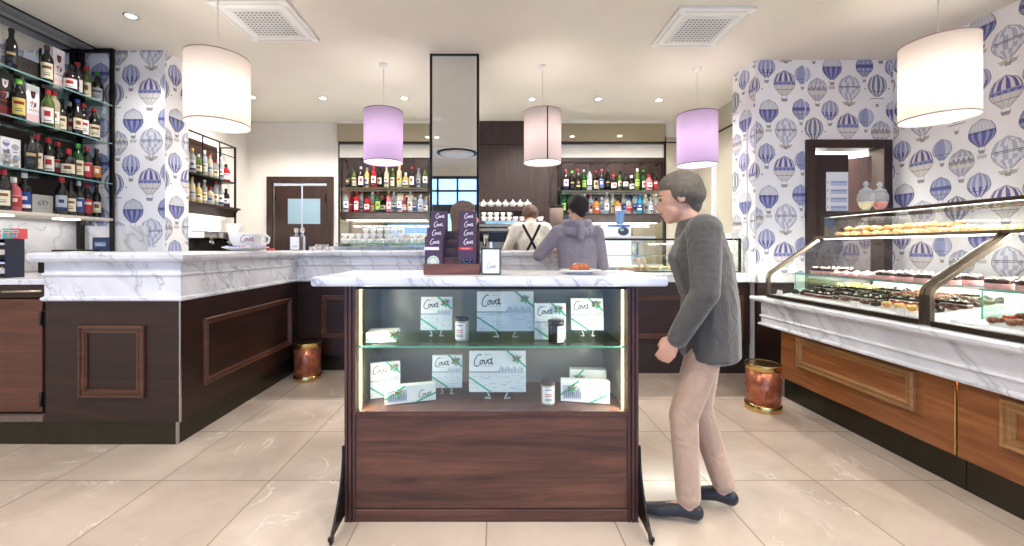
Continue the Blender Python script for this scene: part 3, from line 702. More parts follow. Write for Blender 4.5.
part(MB().box((2.892,.86,1.570),(3.30,3.576,1.575)), 'top_glass', glf, u)
part(MB().box((2.90,.88,1.5562),(2.93,3.55,1.560)), 'light_tube', ledw, u)
# rear glass case
r = empty('rear_display_case', (1.9,4.4,1.037), 'low rectangular glass food case with dark frame on the rear counter', 'display case')
ax0, ax1, ay0, ay1, az0, az1 = 1.11, 2.595, 4.30, 4.88, 1.038, 1.39
part(MB().box((ax0,ay0,az1-.02),(ax1,ay0+.02,az1)).box((ax1-.022,ay0,az0),(ax1,ay0+.02,az1-.02)).box((ax0,ay0,az0),(ax0+.02,ay0+.02,az1-.02)).box((ax1-.022,ay1-.02,az0),(ax1,ay1,az1)).box((ax0,ay0,az0),(ax1,ay0+.018,az0+.008)), 'frame', blackm, r)
part(MB().box((ax0+.02,ay0+.006,az0+.008),(ax1-.022,ay0+.010,az1-.02)), 'front_glass', glf, r)
part(MB().box((ax1-.012,ay0+.02,az0+.008),(ax1-.008,ay1-.02,az1-.004)), 'end_glass', glf, r)
part(MB().box((ax0+.02,ay0+.02,az1-.010),(ax1-.022,ay1-.02,az1-.004)), 'top_glass', glf, r)
part(MB().box((ax0+.03,ay0+.12,1.205),(ax1-.04,ay1-.1,1.211)), 'glass_shelf', glt, r)
part(MB().box((ax0+.03,ay0+.116,1.205),(ax1-.04,ay0+.12,1.211)), 'glass_shelf_edge', gledge, r)
part(MB().box((ax0+.02,ay0+.02,az0+.001),(ax1-.022,ay1,az0+.012)), 'deck', white, r)
part(MB().box((ax0,ay0-.012,az1+.001),(X(655,4.3),ay1,az1+.022)), 'top_ledge', mx, r, .004)
part(MB().box((ax1-.10,ay0+.035,az0+.02),(ax1-.085,ay0+.05,az1-.03)), 'light_tube', led, r)
# ================================================================ KIOSK
kx0, kx1, ky0, ky1 = X(344.5,1.92), X(638.5,1.92), 1.92, 2.36
kt = empty('display_kiosk', (-.02,2.14,0), 'freestanding walnut kiosk with lit glass front and white marble top', 'display cabinet')
pw = .052
for (a, b) in ((kx0, kx0+pw), (kx1-pw, kx1)):
    m = MB().box((a,ky0+.006,.0),(b,ky1,1.112)); q = (b-a)/3
    m.box((a,ky0-.002,0),(a+q*.75,ky0+.006,1.112)).box((a+q*1.15,ky0-.004,0),(b-q*1.1,ky0+.006,1.112)).box((b-q*.8,ky0-.002,0),(b,ky0+.006,1.112))
    part(m, 'side_post', wky, kt, .0015)
ix0, ix1 = kx0+pw, kx1-pw
part(MB().box((ix0,ky0+.004,.062),(ix1,ky0+.03,.500)), 'lower_panel', wk, kt, .002)
part(MB().box((ix0,ky0+.000,.0),(ix1,ky0+.03,.058)), 'plinth', wk, kt, .003)
part(MB().box((ix0,ky0-.003,.500),(ix1,ky1-.02,.521)), 'display_floor', wk, kt, .002)
part(MB().box((ix0,ky0+.0,1.095),(ix1,ky1-.02,1.112)), 'top_rail', blackm, kt)
part(MB().box((ix0,ky1-.02,.0),(ix1,ky1,1.112)), 'back_panel', plain('greige_back_panel',(150,142,128),.25), kt)
part(MB().box((ix0,ky0+.03,.522),(ix0+.003,ky1-.02,1.095)), 'side_lining', plain('lining_metal',(150,142,120),.3,.6,var=.1), kt)
part(MB().box((ix1-.003,ky0+.03,.522),(ix1,ky1-.02,1.095)), 'side_lining', plain('lining_metal',(150,142,120),.3,.6,var=.1), kt)
part(MB().box((ix0,ky0+.006,.522),(ix1,ky0+.010,1.094)), 'front_glass', glass('kiosk_glass',(.97,.99,.97),.35,base=.035), kt)
part(MB().box((ix0+.004,ky0+.016,.816),(ix1-.004,ky1-.03,.824)), 'glass_shelf', glt, kt)
part(MB().box((ix0+.004,ky0+.0125,.8155),(ix1-.004,ky0+.016,.8245)), 'glass_shelf_edge', gledge, kt)
lx0, lx1 = ix0+.016, ix1-.016
for a in (lx0, lx1): part(MB().box((a-.0045,ky0+.020,.524),(a+.0045,ky0+.028,.812)).box((a-.0045,ky0+.020,.828),(a+.0045,ky0+.028,1.093)), 'light_strip', emis('led_strip',(255,240,186),3.2), kt)
mt = MB(); P_ = [(X(311,1.86),1.86),(X(668,1.86),1.86),(X(668,1.86),2.42),(X(311,1.86),2.42)]
sweep(P_, [(-.03,1.114),(-.008,1.114),(-.002,1.118),(0,1.126),(0,1.146),(-.002,1.154),(-.008,1.158),(-.03,1.158)], mt, True)
c4 = [(P_[0][0]+.03,1.89),(P_[1][0]-.03,1.89),(P_[1][0]-.03,2.39),(P_[0][0]+.03,2.39)]; mt.add([(x,y,1.158) for x,y in c4]+[(x,y,1.114) for x,y in c4], [(0,1,2,3),(7,6,5,4)])
# orient faces outwards for closed sweep
part(mt, 'marble_top', mx, kt)
for sg, xx in ((-1, kx0), (1, kx1)):
    pf = [(1.925,.36),(1.915,.36)] + [(1.915-.145*(t**2.2), .36-.33*t) for t in [i/10 for i in range(1,11)]] + [(1.768,.02),(1.768,0),(1.795,0),(1.80,.022),(1.93,.03)]
    b = MB().prism(pf, 'x', xx, xx+sg*.010); part(b, 'foot_bracket', blackm, kt, .001)
    b = MB().ball((xx+sg*.014,1.79,.012),(.012,.012,.012)); part(b, 'foot_pad', plain('rubber',(20,20,20),.7), kt)
# ================================================================ WALL SHELF UNITS
sh = empty('bottle_shelving', (-3.72,3.9,1.5), 'tall dark metal and glass bottle shelving on the left wall', 'shelf')
fx = -3.62
part(MB().box((fx-.03,3.86,1.10),(fx,3.885,CH-.01)).box((fx-.03,2.0,1.10),(fx,2.03,CH-.01)), 'upright', blackm, sh)
part(MB().box((fx-.02,3.86,CH-.045),(LX+.02,3.885,CH-.01)).box((LX+.022,3.865,1.6),(LX+.045,3.885,CH-.045)), 'end_frame', blackm, sh)
part(MB().box((LX+.06,3.865,2.5),(LX+.08,3.88,CH-.045)), 'inner_upright', blackm, sh)
for z in (2.64,2.28,1.90):
    s = part(MB().box((LX+.025,2.0,z-.010),(fx-.002,3.86,z)), 'glass_shelf', glt, sh)
    part(MB().box((fx-.002,2.0,z-.010),(fx+.001,3.86,z)), 'shelf_edge', plain('shelf_edge_teal',(120,160,160),.15,coat=.5), sh)
part(MB().box((LX+.022,2.0,1.545),(fx+.01,3.86,1.57)), 'bottom_shelf', plain('cream_shelf',(216,206,190),.3), sh, .003)
[part(MB().box((-3.80,q,1.535),(-3.70,q+.14,1.5445)), 'under_light', ledw, sh) for q in (3.0,3.5)]
part(MB().box((-3.90,3.80,1.09),(-3.86,3.84,1.545)), 'bracket_post', blackm, sh)
# rear left shelf unit
r = empty('bottle_shelving', (-3.6,5.0,1.5), 'small dark bottle shelf unit on the rear left wall behind the pillar', 'shelf')
sx = -3.5
part(MB().box((sx-.02,5.50,1.30),(sx,5.52,2.65)).box((-3.715,5.50,1.86),(-3.70,5.52,2.65)).box((sx-.02,4.25,2.635),(sx,5.52,2.65)).box((-3.715,5.505,2.635),(sx,5.52,2.65)), 'frame', blackm, r)
part(MB().box((sx-.018,4.25,2.50),(sx-.008,5.5,2.51)).box((sx-.018,4.6,2.17),(sx-.008,4.61,2.64)).box((sx-.018,4.9,2.17),(sx-.008,4.91,2.64)).box((sx-.018,5.2,2.17),(sx-.008,5.21,2.64)), 'guard_rail', blackm, r)
part(MB().box((-3.715,4.25,2.15),(sx,5.5,2.17)), 'upper_shelf', blackm, r)
part(MB().prism([(-3.718,1.70),(-3.56,1.70),(-3.49,1.80),(-3.46,1.80),(-3.46,1.825),(-3.718,1.825)],'y',4.25,5.55), 'lower_tray', wz, r)
part(MB().box((-3.718,4.25,1.83),(-3.71,5.45,2.63)), 'back_panel', wz, r)
part(MB().box((-3.718,4.25,1.68),(-3.64,5.5,1.695)), 'light_tube', ledw, r)
# rear wall units
def rear_unit(a, b, zt, zs, zb, zc, lab):
    D = 5.9; x0, x1 = X(a,D), X(b,D); yw = yb-.03
    r = empty('bottle_shelving', ((x0+x1)/2,6.0,Z(zb,D)), lab, 'shelf', None)
    top, mid, low = Z(zt,D), Z(zs,D), Z(zb,D)
    fr = MB()
    for x in (x0, x1-.018): fr.box((x,D-.02,low),(x+.018,D,top)).box((x,D,top-.018),(x+.018,yw-.01,top))
    fr.box((x0,D-.02,top-.018),(x1,D,top))
    n = int((x1-x0)/.26)
    for q in range(1, n+1): fr.box((x0+q*(x1-x0)/(n+1)-.005,D,top-.014),(x0+q*(x1-x0)/(n+1)+.005,yw-.01,top-.002))
    part(fr, 'frame', blackm, r)
    part(MB().box((x0,D-.02,mid-.035),(x1,D,mid-.010),1).box((x0,D-.02,mid-.010),(x1,yw-.01,mid),0).box((x0,D-.02,mid-.06),(x1,D-.01,mid-.045),1), 'middle_shelf', [glt, bronze], r)
    zc_ = Z(zc,D)
    part(MB().prism([(yw-.01,zc_),(D+.05,zc_),(D-.05,low-.02),(D-.05,low),(yw-.01,low)],'x',x0-.02,x1), 'lower_tray', wz, r)
    part(MB().box((x0+.05,D+.06,zc_-.012),(x1-.05,D+.1,zc_-.002)), 'light_tube', ledw, r)
    return x0, x1, mid, low
RU1 = rear_unit(341.5, 429, 158, 187, 212, 219.5, 'dark framed bottle shelf unit on the rear wall left of the mirrored column')
RU2 = rear_unit(560, 662, 162, 190, 214, 222.5, 'dark framed bottle shelf unit on the rear wall above the hooded man')
# shelf for teapots
r = tag(MB().box((X(481,6),5.86,Z(209.5,6)-.03),(X(533,6),6.095,Z(207.5,6))).build('teapot_shelf', wb, None, .003), 'dark wooden ledge carrying the row of white teapots', 'shelf')
# upright of shelving near the right frame edge
r = empty('metal_upright', (3.98,3.04,0), 'dark metal upright standing against the right wallpaper at the frame edge', 'upright')
part(MB().box((3.955,3.0,0),(3.99,3.045,CH-.01)), 'post', blackm, r)
part(MB().box((3.945,2.99,0),(4.0,3.055,.012)), 'foot_plate', blackm, r)
# ================================================================ BINS
def bin_(x, y, lab):
    r = empty('waste_bin', (x,y,0), lab, 'bin', 'copper waste bins with brass rims')
    part(MB().lathe([(.122,.01),(.122,.355),(.116,.355),(.116,.02),(0,.02)],40,(x,y,0)), 'body', COPPER, r)
    part(MB().lathe([(.128,0),(.131,.008),(.131,.045),(.126,.052),(.122,.053)],40,(x,y,0)), 'base_band', brass, r)
    part(MB().lathe([(.123,.318),(.128,.322),(.128,.340),(.131,.352),(.133,.364),(.126,.368),(.117,.362)],40,(x,y,0)), 'rim_band', brass, r)
s = NT('mottled_copper'); p = s.obj(); f = s.noise(p, 14, 5, .65, 1); s.L.new(s.ramp(f, [(.3,lin((120,62,40))),(.5,lin((176,104,74))),(.75,lin((205,138,104)))]), s.b.inputs['Base Color']); s.b.inputs['Roughness'].default_value=.28; s.b.inputs['Metallic'].default_value=.55; COPPER = s.m
bin_(X(308.5,4.05), 4.03, 'copper bin with brass rims by the left bar counter'); bin_(X(763,3.28), 3.28, 'copper bin with brass rims at the end of the pastry counter')
# ================================================================ BOTTLES
GL = {'dark': plain('dark_bottle_glass',(26,22,20),.08,coat=.5), 'green': clearglass('green_bottle_glass',(36,92,44),.85), 'olive': clearglass('olive_bottle_glass',(90,110,50),.85),
      'clear': clearglass('clear_bottle_glass',(222,228,230),.34), 'amber': clearglass('amber_spirit',(196,120,40),.85), 'red': clearglass('red_spirit',(176,24,34),.9),
      'pink': clearglass('pink_spirit',(226,120,130),.75), 'yellow': clearglass('yellow_spirit',(226,200,120),.75), 'blue': clearglass('blue_bottle_glass',(50,160,205),.88), 'pale': clearglass('pale_spirit',(226,214,180),.6)}
STY = {'wine': ([(0,0),(.036,.0),(.0385,.006),(.0385,.185),(.036,.203),(.026,.226),(.0155,.245),(.0145,.285),(.0165,.287),(.0165,.298),(.014,.30)], .0385, (.035,.16), .30, .268),
       'vermouth': ([(0,0),(.040,0),(.0425,.006),(.0425,.165),(.038,.192),(.024,.222),(.016,.25),(.015,.288),(.014,.29)], .0425, (.035,.145), .29, .262),
       'slim': ([(0,0),(.031,0),(.033,.005),(.033,.19),(.028,.215),(.015,.245),(.0135,.30),(.013,.305)], .033, (.05,.15), .305, .284),
       'squat': ([(0,0),(.046,0),(.049,.008),(.049,.13),(.044,.155),(.024,.175),(.0165,.19),(.0165,.225),(.016,.23)], .049, (.03,.11), .23, .195),
       'gin': ([(0,0),(.041,0),(.044,.006),(.040,.165),(.034,.185),(.019,.20),(.0155,.215),(.0155,.25),(.015,.252)], .044, (.04,.12), .252, .218),
       'tall': ([(0,0),(.033,0),(.036,.005),(.036,.225),(.030,.248),(.016,.262),(.0145,.315),(.014,.318)], .036, (.06,.16), .318, .285)}
CAPN = {'red':(176,30,44),'black':(24,22,24),'green':(60,150,50),'white':(236,236,236),'gold':(196,160,90),'silver':(190,192,196),'blue':(40,70,160),'lime':(130,210,60),'brown':(90,56,36)}
LABN = {'white':(240,238,230),'cream':(232,220,190),'yellow':(226,206,110),'red':(190,36,44),'blue':(40,74,150),'black':(30,28,30),'grey':(176,180,184),'orange':(220,130,60),'lime':(170,200,90)}
_bm = {}
def bottle(style, g, cap, lab, loc, face, label, group, sc=1.0, nm=None):
    key = (style, g); prof, r_, (l0, l1), H, cz = STY[style]
    if key not in _bm: _bm[key] = MB().lathe(prof+[(0,H)], 18).build('bottle_body', GL[g], mesh_only=True)
    kc = (style, 'cap', cap)
    if kc not in _bm:
        rr = .0172 if style != 'squat' else .019
        _bm[kc] = MB().lathe([(rr*.94,cz),(rr,cz+.004),(rr,H+.004),(rr*.85,H+.007),(0,H+.007)], 14).build('bottle_cap', plain('cap_'+cap, CAPN[cap], .3, .3 if cap in ('gold','silver') else 0), mesh_only=True)
    v = R.randrange(3); kl = (style, 'lab', lab, v)
    if kl not in _bm:
        b = MB(); rr = r_+.0007; c = LABN[lab]; c2 = {'white':(190,40,50),'cream':(120,80,50),'yellow':(150,40,40),'red':(240,230,220),'blue':(235,235,240),'black':(200,170,110),'grey':(70,80,100),'orange':(250,240,220),'lime':(60,110,40)}[lab]
        if v == 1: c2 = (40,50,90) if lab in ('white','grey','cream') else c2
        A0, A1 = -PI/2-1.0, -PI/2+1.0; hh = l1-l0
        def arc(z0,z1,a,b_,col,o=0): b.lathe([(rr+o,z0),(rr+o,z1)],8,mi=0,col=lin(col),a0=a,a1=b_)
        arc(l0,l1,A0,A1,c)
        if v == 0: arc(l0+hh*.62,l0+hh*.8,A0+.3,A1-.3,c2,.0004); arc(l0+hh*.2,l0+hh*.26,A0+.5,A1-.5,(90,90,90),.0004); arc(l0+hh*.34,l0+hh*.38,A0+.5,A1-.5,(90,90,90),.0004)
        if v == 1: arc(l0,l0+hh*.22,A0,A1,c2,.0004); arc(l0+hh*.5,l0+hh*.72,A0+.6,A1-.6,c2,.0004)
        if v == 2: arc(l0+hh*.4,l0+hh*.75,-PI/2-.45,-PI/2+.45,c2,.0004); arc(l0+hh*.1,l0+hh*.16,A0+.4,A1-.4,(100,96,90),.0004); arc(l1-.004,l1,A0,A1,c2,.0004)
        _bm[kl] = b.build('bottle_label', prtg, mesh_only=True)
    o = link(nm or ('wine_bottle' if g in ('dark','olive','green') and style in ('wine','vermouth','slim') else 'spirit_bottle'), _bm[key], None, loc, rot=(0,0,face)); o.scale = (sc,sc,sc)
    tag(o, label, 'bottle', group)
    link('cap', _bm[kc], o); link('label', _bm[kl], o)
    return o
ORD = ['first','second','third','fourth','fifth','sixth','seventh','eighth','ninth','tenth','eleventh','twelfth','thirteenth','fourteenth','fifteenth','sixteenth','seventeenth','eighteenth']
gname = {'dark':'dark','green':'green','olive':'olive','clear':'clear','amber':'amber','red':'red','pink':'pink','yellow':'yellow','blue':'blue','pale':'pale'}
def carton(name, px, zb, w, d, h, cols, label, draw=None, xface=-3.72):
    """upright box with its face towards the room"""
    D = F*(-(xface))/(CX-px); r_ = empty(name, (xface-d/2, D, zb), label, 'box', None)
    c = MB().box((-d/2,-w/2,0),(d/2,w/2,h)).build('carton', plain('carton_%d_%d_%d'%cols, cols, .5), r_, .002)
    m = MB()
    for (O,U,ww) in (((d/2,0,0),(0,1,0),w), ((0,-w/2,0),(1,0,0),d)):
        pl = Pl(m, O, U, (0,0,1), .0008); draw(pl, ww, h)
    m.build('printed_face', prt, r_); r_.rotation_euler = (0,0,0)
    return r_
def d697(fg):
    def f(pl, w, h): pl.text('ICON', -w*.16, h*.66, w*.32, fg).text('697', -w*.26, h*.42, w*.52, fg); pl.rect(-w*.2,h*.3,w*.2,h*.315,fg)
    return f
def dbadge(bg2, fg, red):
    def f(pl, w, h):
        pl.rect(-w/2,0,w/2,h*.26,bg2)
        pl.poly([(-w*.2,h*.84),(w*.2,h*.84),(w*.14,h*.70),(0,h*.65),(-w*.14,h*.70)],fg,1); pl.rect(-w*.05,h*.72,w*.05,h*.80,red,2)
        pl.stroke([(-w*.25,h*.52),(-w*.05,h*.58),(-w*.12,h*.44)],w*.07,red,1).stroke([(w*.0,h*.56),(w*.2,h*.56),(w*.02,h*.42)],w*.05,fg,1).ell(w*.14,h*.5,w*.08,h*.04,fg,1)
        pl.rect(-w*.3,h*.36,w*.3,h*.375,red,1)
    return f
def dball(pl, w, h):
    for (x, y, k) in ((-.25,.8,'half'),(.2,.72,'grey'),(-.2,.45,'dots'),(.25,.36,'plain'),(-.25,.12,'band')):
        motif(pl, k, x*w, y*h, w*.3, [(-w/2,0,w/2,h)])
# ---- left wall rows: (px, style, glass, cap, label)
rows = [
 ('top shelf', 2.64, [('box','wallpaper box',-3),(11.5,'slim','dark','black','black'),('box','697 dark',28),(47,'wine','dark','brown','cream'),('box','badge white',59),(71,'squat','dark','black','white'),(77.5,'vermouth','dark','red','white'),(86.5,'wine','olive','red','cream'),(97.5,'vermouth','dark','green','grey'),]),
 ('second shelf', 2.28, [('box','badge dark',5),(19,'wine','dark','lime','yellow'),('box','badge white2',33),(48,'wine','olive','red','white'),(54,'tall','pale','red','white'),(61,'vermouth','dark','black','cream'),(69,'wine','dark','silver','white'),(77.5,'slim','dark','blue','cream'),(83.5,'wine','dark','red','white'),(94,'vermouth','dark','red','cream')]),
 ('third shelf', 1.90, [('box','wallpaper box2',9),(31,'wine','dark','black','black'),(37,'wine','dark','red','cream'),(48.5,'wine','dark','red','white'),(58,'vermouth','dark','red','red'),(68.5,'squat','dark','red','cream'),(78,'wine','green','green','cream'),(87,'wine','dark','red','red'),(96.5,'slim','dark','brown','orange')]),
 ('lowest shelf', 1.57, [(3.5,'vermouth','dark','red','cream'),(13.5,'gin','pink','white','red'),(24.5,'wine','dark','white','blue'),('box','697 grey',43),(61.5,'wine','dark','red','grey'),(70,'vermouth','dark','black','cream'),(78.5,'wine','dark','silver','blue'),(87,'wine','dark','red','red'),(96.5,'slim','dark','brown','cream')])]
for (sn, z, its) in rows:
    nb = 0; pl_ = []
    for it in its:
        if it[0] == 'box':
            _, kind, px = it
            if kind.startswith('wallpaper'): carton('gift_box', px+2, z+.001, .13, .10, .235, (242,242,246), 'white balloon-patterned box at the left end of the %s on the left wall' % sn, dball)
            elif kind == '697 dark': carton('bottle_carton', px, z+.001, .19, .11, .155, (52,48,46), 'dark grey bottle carton lying flat on the top left wall shelf', d697((20,18,18)))
            elif kind == '697 grey': carton('bottle_carton', px, z+.001, .155, .07, .155, (176,176,170), 'small grey carton reading 697 on the lowest left wall shelf', d697((60,60,60)))
            elif kind == 'badge white': carton('bottle_carton', px, z+.001, .095, .095, .345, (242,240,242), 'tall white and pink bottle carton on the top left wall shelf', dbadge((240,206,206),(30,28,30),(190,40,50)))
            elif kind == 'badge white2': carton('bottle_carton', px, z+.001, .095, .095, .32, (242,240,242), 'tall white and pink bottle carton on the second left wall shelf', dbadge((240,206,206),(30,28,30),(190,40,50)))
            else: carton('bottle_carton', px, z+.001, .11, .10, .345, (44,36,36), 'tall black and dark red bottle carton on the second left wall shelf', dbadge((120,30,38),(235,235,235),(200,40,50)))
            continue
        px, st, g, cp, lb = it; x = -3.69
        while any(math.hypot(x-q[0], F*-x/(CX-px)-q[1]) < .089 for q in pl_) and x > -3.9: x -= .02
        D = F*-x/(CX-px); pl_.append((x,D))
        nb += 1
        bottle(st, g, cp, lb, (x, D, z+.001), math.atan2(-D, -x)+PI/2+R.uniform(-.2,.2), '%s-capped %s bottle, %s bottle from the left on the %s of the left wall' % (cp, gname[g], ORD[nb-1], sn), 'bottles on the left wall shelves', 1.03)
# ---- rear left small shelf
for sn, z, its in (('upper', 2.171, 'dark pink amber pale clear olive clear pale clear clear red'.split()), ('lower', 1.826, 'clear pink pale yellow pale yellow clear pale clear clear dark'.split())):
    for i, g in enumerate(its):
        y = 4.42+i*.101; st = ['gin','slim','squat','tall','wine','gin','tall','slim'][(i+(sn=='lower')*3)%8]
        bottle(st, g, ['red','black','white','silver','gold','red','black','silver'][(i*3)%8], ['white','cream','cream','white','grey','grey','white','cream'][(i*5+1)%8], (-3.58, y, z), math.atan2(-y, 3.59)+PI/2, '%s bottle, %s from the left on the %s shelf behind the pillar' % (gname[g], ORD[i], sn), 'bottles on the small shelf behind the pillar', .98)
# ---- rear wall shelves
def rear_row(px0, px1, z, seq, name, D=6.0, sc=.99):
    n = len(seq)
    for i, t in enumerate(seq):
        st, g, cp, lb = t.split(); px = px0+(px1-px0)*i/(n-1)
        bottle(st, g, cp, lb, (X(px,D-.05+.1*(i%2)), D-.045+.09*(i%2), z+.001), R.uniform(-.25,.25), '%s-capped %s bottle, %s from left, %s' % (cp, gname[g], ORD[i], name), 'bottles on the ' + name, sc*R.uniform(.98,1.02))
rear_row(348, 425, RU1[2], ['gin dark black black','wine olive black cream','wine dark silver white','wine yellow white cream','wine red red cream','tall dark black cream','slim pale gold cream','wine olive lime white','tall pale gold yellow','squat yellow white white','wine dark red white','slim clear silver grey','wine olive black white'], 'upper shelf left of the mirrored column')
rear_row(346, 426, RU1[3], ['wine clear red white','slim red black red','wine red red white','slim clear red grey','gin red black white','wine clear white yellow','wine green red lime','squat dark red cream','slim pink gold white','tall clear silver white','wine clear black white','gin pink red white','wine clear silver cream','squat clear silver blue','gin clear white grey','squat clear gold white'], 'lower shelf left of the mirrored column')
rear_row(566, 655, RU2[2], ['wine dark red white','wine dark lime black','slim dark red black','tall green silver lime','tall clear black cream','wine dark red cream','wine dark red blue','tall dark black black','squat dark red white','slim olive black cream','gin dark black cream','squat dark white white','tall olive white lime','slim green green white','squat pink red white','wine dark brown red'], 'upper rear shelf right of the wood panelling')
rear_row(563.5, 656, RU2[3], ['tall green green lime','wine green black black','gin yellow gold cream','wine clear silver white','slim clear silver grey','wine clear red white','squat amber black red','gin clear white grey','tall clear silver white','wine pale white cream','squat amber black white','wine clear silver blue','gin clear blue red','tall clear blue blue','tall blue blue blue','wine clear white grey','gin clear silver white','slim clear white white'], 'lower rear shelf right of the wood panelling')
# ================================================================ KIOSK GOODS
def gift(px0, px1, py0, py1, D, thick, label, yaw=0, tilt=0, easel=False, wide=False, corner=None):
    w = (px1-px0)*D/F; h = (py1-py0)*D/F; x = X((px0+px1)/2, D); z = Z(py1, D)
    r = empty('gift_box', (x, D, z), label, 'box', 'white gift boxes with green ribbon in the kiosk'); r.rotation_euler = (tilt, 0, yaw)
    MB().box((-w/2,0,0),(w/2,thick,h)).build('box', plain('giftbox_white',(242,242,236),.5), r, .001)
    m = MB(); pl = Pl(m, (0,0,0), (1,0,0), (0,0,1), .0006)
    sk = (168,176,182); dk = (130,138,150)
    if wide:
        pl.rect(-w*.45,h*.12,-w*.08,h*.75,(198,202,214)); 
        for q in range(9):
            xx = -w*.43+q*w*.04; pl.rect(xx,h*.2,xx+w*.022,h*(.45+.22*((q*37)%5)/5),dk,1)
        pl.cova(w*.15,h*.22,w*.24,(40,42,44),.05,1)
    else:
        pl.rect(-w*.5,0,w*.5,h*.50,(222,226,226))
        for q in range(46):
            xx = -w*.48+R.random()*w*.9; zz = h*.02+R.random()*h*.42; pl.rect(xx,zz,xx+w*R.uniform(.03,.10),zz+h*.008,sk if q%3 else dk,1)
        for q in range(16):
            xx = w*(.02+.028*q); hh = h*(.56+.10*((q*7)%4)/4); pl.rect(xx,h*.46,xx+w*.02,hh,(206,210,212) if q%2 else sk,1)
        pl.rect(-w*.5,h*.46,w*.02,h*.50,sk,1)
        lw_ = .44*min(w,h); pl.cova(-w*.42,h*.93-lw_*.70,lw_,(34,38,40),.05,1)
        pl.rect(-w*.3,h*.62,-w*.08,h*.63,(170,172,172),1).rect(-w*.24,h*.90,-w*.12,h*.91,(150,150,150),1)
    m.build('printed_lid', prt, r)
    rb = MB(); gr = (70,176,128); t = .004; c = .36*min(w,h) if not wide else .5*h
    def band(a, b): 
        d = Vector((b[0]-a[0],0,b[1]-a[1])); L = d.length; n_ = Vector((-d.z,0,d.x))/L*t
        A, B = Vector((a[0],-.0022,a[1])), Vector((b[0],-.0022,b[1])); rb.add([A-n_,B-n_,B+n_,A+n_,A-n_+Vector((0,.0016,0)),B-n_+Vector((0,.0016,0)),B+n_+Vector((0,.0016,0)),A+n_+Vector((0,.0016,0))],[(0,1,2,3),(4,7,6,5),(0,4,5,1),(3,2,6,7)],0,lin(gr))
    if wide: band((-w/2,h*.3),(-w*.12,h)); band((w*.1,0),(w/2,h*.45))
    else: band((-w/2,c*1.0),(-w/2+c*1.5,0)); band((w/2-c*1.3,h),(w/2,h-c*1.1))
    rb.build('ribbon', prt, r)
    bx, bz = (-w*.26,h*.62) if wide else (w/2-c*.62, h-c*.55); bw = MB(); s_ = .017
    for k, (a, L, col) in enumerate([(.5,1.6,(150,112,88)),(2.6,1.6,(150,112,88)),(.9,1.3,(176,140,112)),(2.9,1.3,(176,140,112)),(3.6,1.5,(120,90,70)),(-.4,1.3,gr),(1.6,1.3,gr),(-1.4,1.5,gr),(-2.2,1.3,(120,210,150))]):
        bw.tube([(bx,-.004,bz),(bx+math.cos(a)*L*s_*.5,-.012,bz+math.sin(a)*L*s_*.5),(bx+math.cos(a)*L*s_,-.005,bz+math.sin(a)*L*s_)], [.003,.0048,.0015], 6, col=lin(col))
    bw.build('bow', prt, r)
    if easel:
        e = MB(); 
        for sg in (-1,1):
            e.tube([(sg*w*.12,-.012,-.028),(sg*w*.17,-.006,-.004),(sg*w*.14,thick+.004,.02),(sg*w*.1,thick+.01,h*.5)],.0028,6); e.tube([(sg*w*.12,-.012,-.028),(sg*w*.22,.0,-.029),(sg*w*.14,thick+.03,-.029)],.0028,6)
        e.tube([(-w*.14,thick+.004,.02),(w*.14,thick+.004,.02)],.0025,6)
        e = e.build('easel', clearglass('acrylic',(225,235,232),.75), r)
    return r
zs, zf = .824, .521
g1 = gift(366,396,336.5,346,2.0,.12,'white ribboned gift box lying flat at the left end of the glass shelf',.08,0,wide=False)
gift(420.5,452,304,337,2.12,.03,'small square gift box on an easel at left of the glass shelf',0,-.12,True)
gift(477,534,300,339.5,2.10,.03,'largest gift box on the glass shelf, harbour print, green ribbon',.03,-.10,True)
gift(535,566,307.5,343.5,2.06,.03,'gift box partly behind the dark jar on the glass shelf',0,-.04)
gift(571.5,603.5,305,336.5,2.12,.03,'small gift box on an easel at right of the glass shelf',-.06,-.12,True)
gift(371,400,369,403.5,2.09,.03,'gift box leaning at the far left of the kiosk floor',.30,-.08)
gift(386,436,386,403,2.02,.04,'long narrow gift box at left on the kiosk floor',.30,0,wide=True)
gift(432,462,359,391,2.13,.03,'small square gift box on an easel at left on the kiosk floor',.02,-.12,True)
gift(469,526,358,398.5,2.07,.03,'largest gift box on the kiosk floor, harbour print, on easel',0,-.10,True)
gift(561,609,380,401.5,2.02,.04,'long narrow gift box in front at right on the kiosk floor',-.16,0,wide=True)
gift(570,606,364,386,2.17,.05,'long gift box standing behind another at right on the kiosk floor',-.10,0,wide=True).location.z = .522
def settle(r, z):   # put the lowest point of the thing on the surface
    bpy.context.view_layer.update(); lo = min((r.matrix_world @ Vector(v.co)).z for c in r.children for v in c.data.vertices); r.location.z += z+.0008-lo
for o in [o for o in COL.objects if o.name.startswith('gift_box') and o.get('group','').startswith('white gift')]: settle(o, zs if o.location.z > .80 else zf)
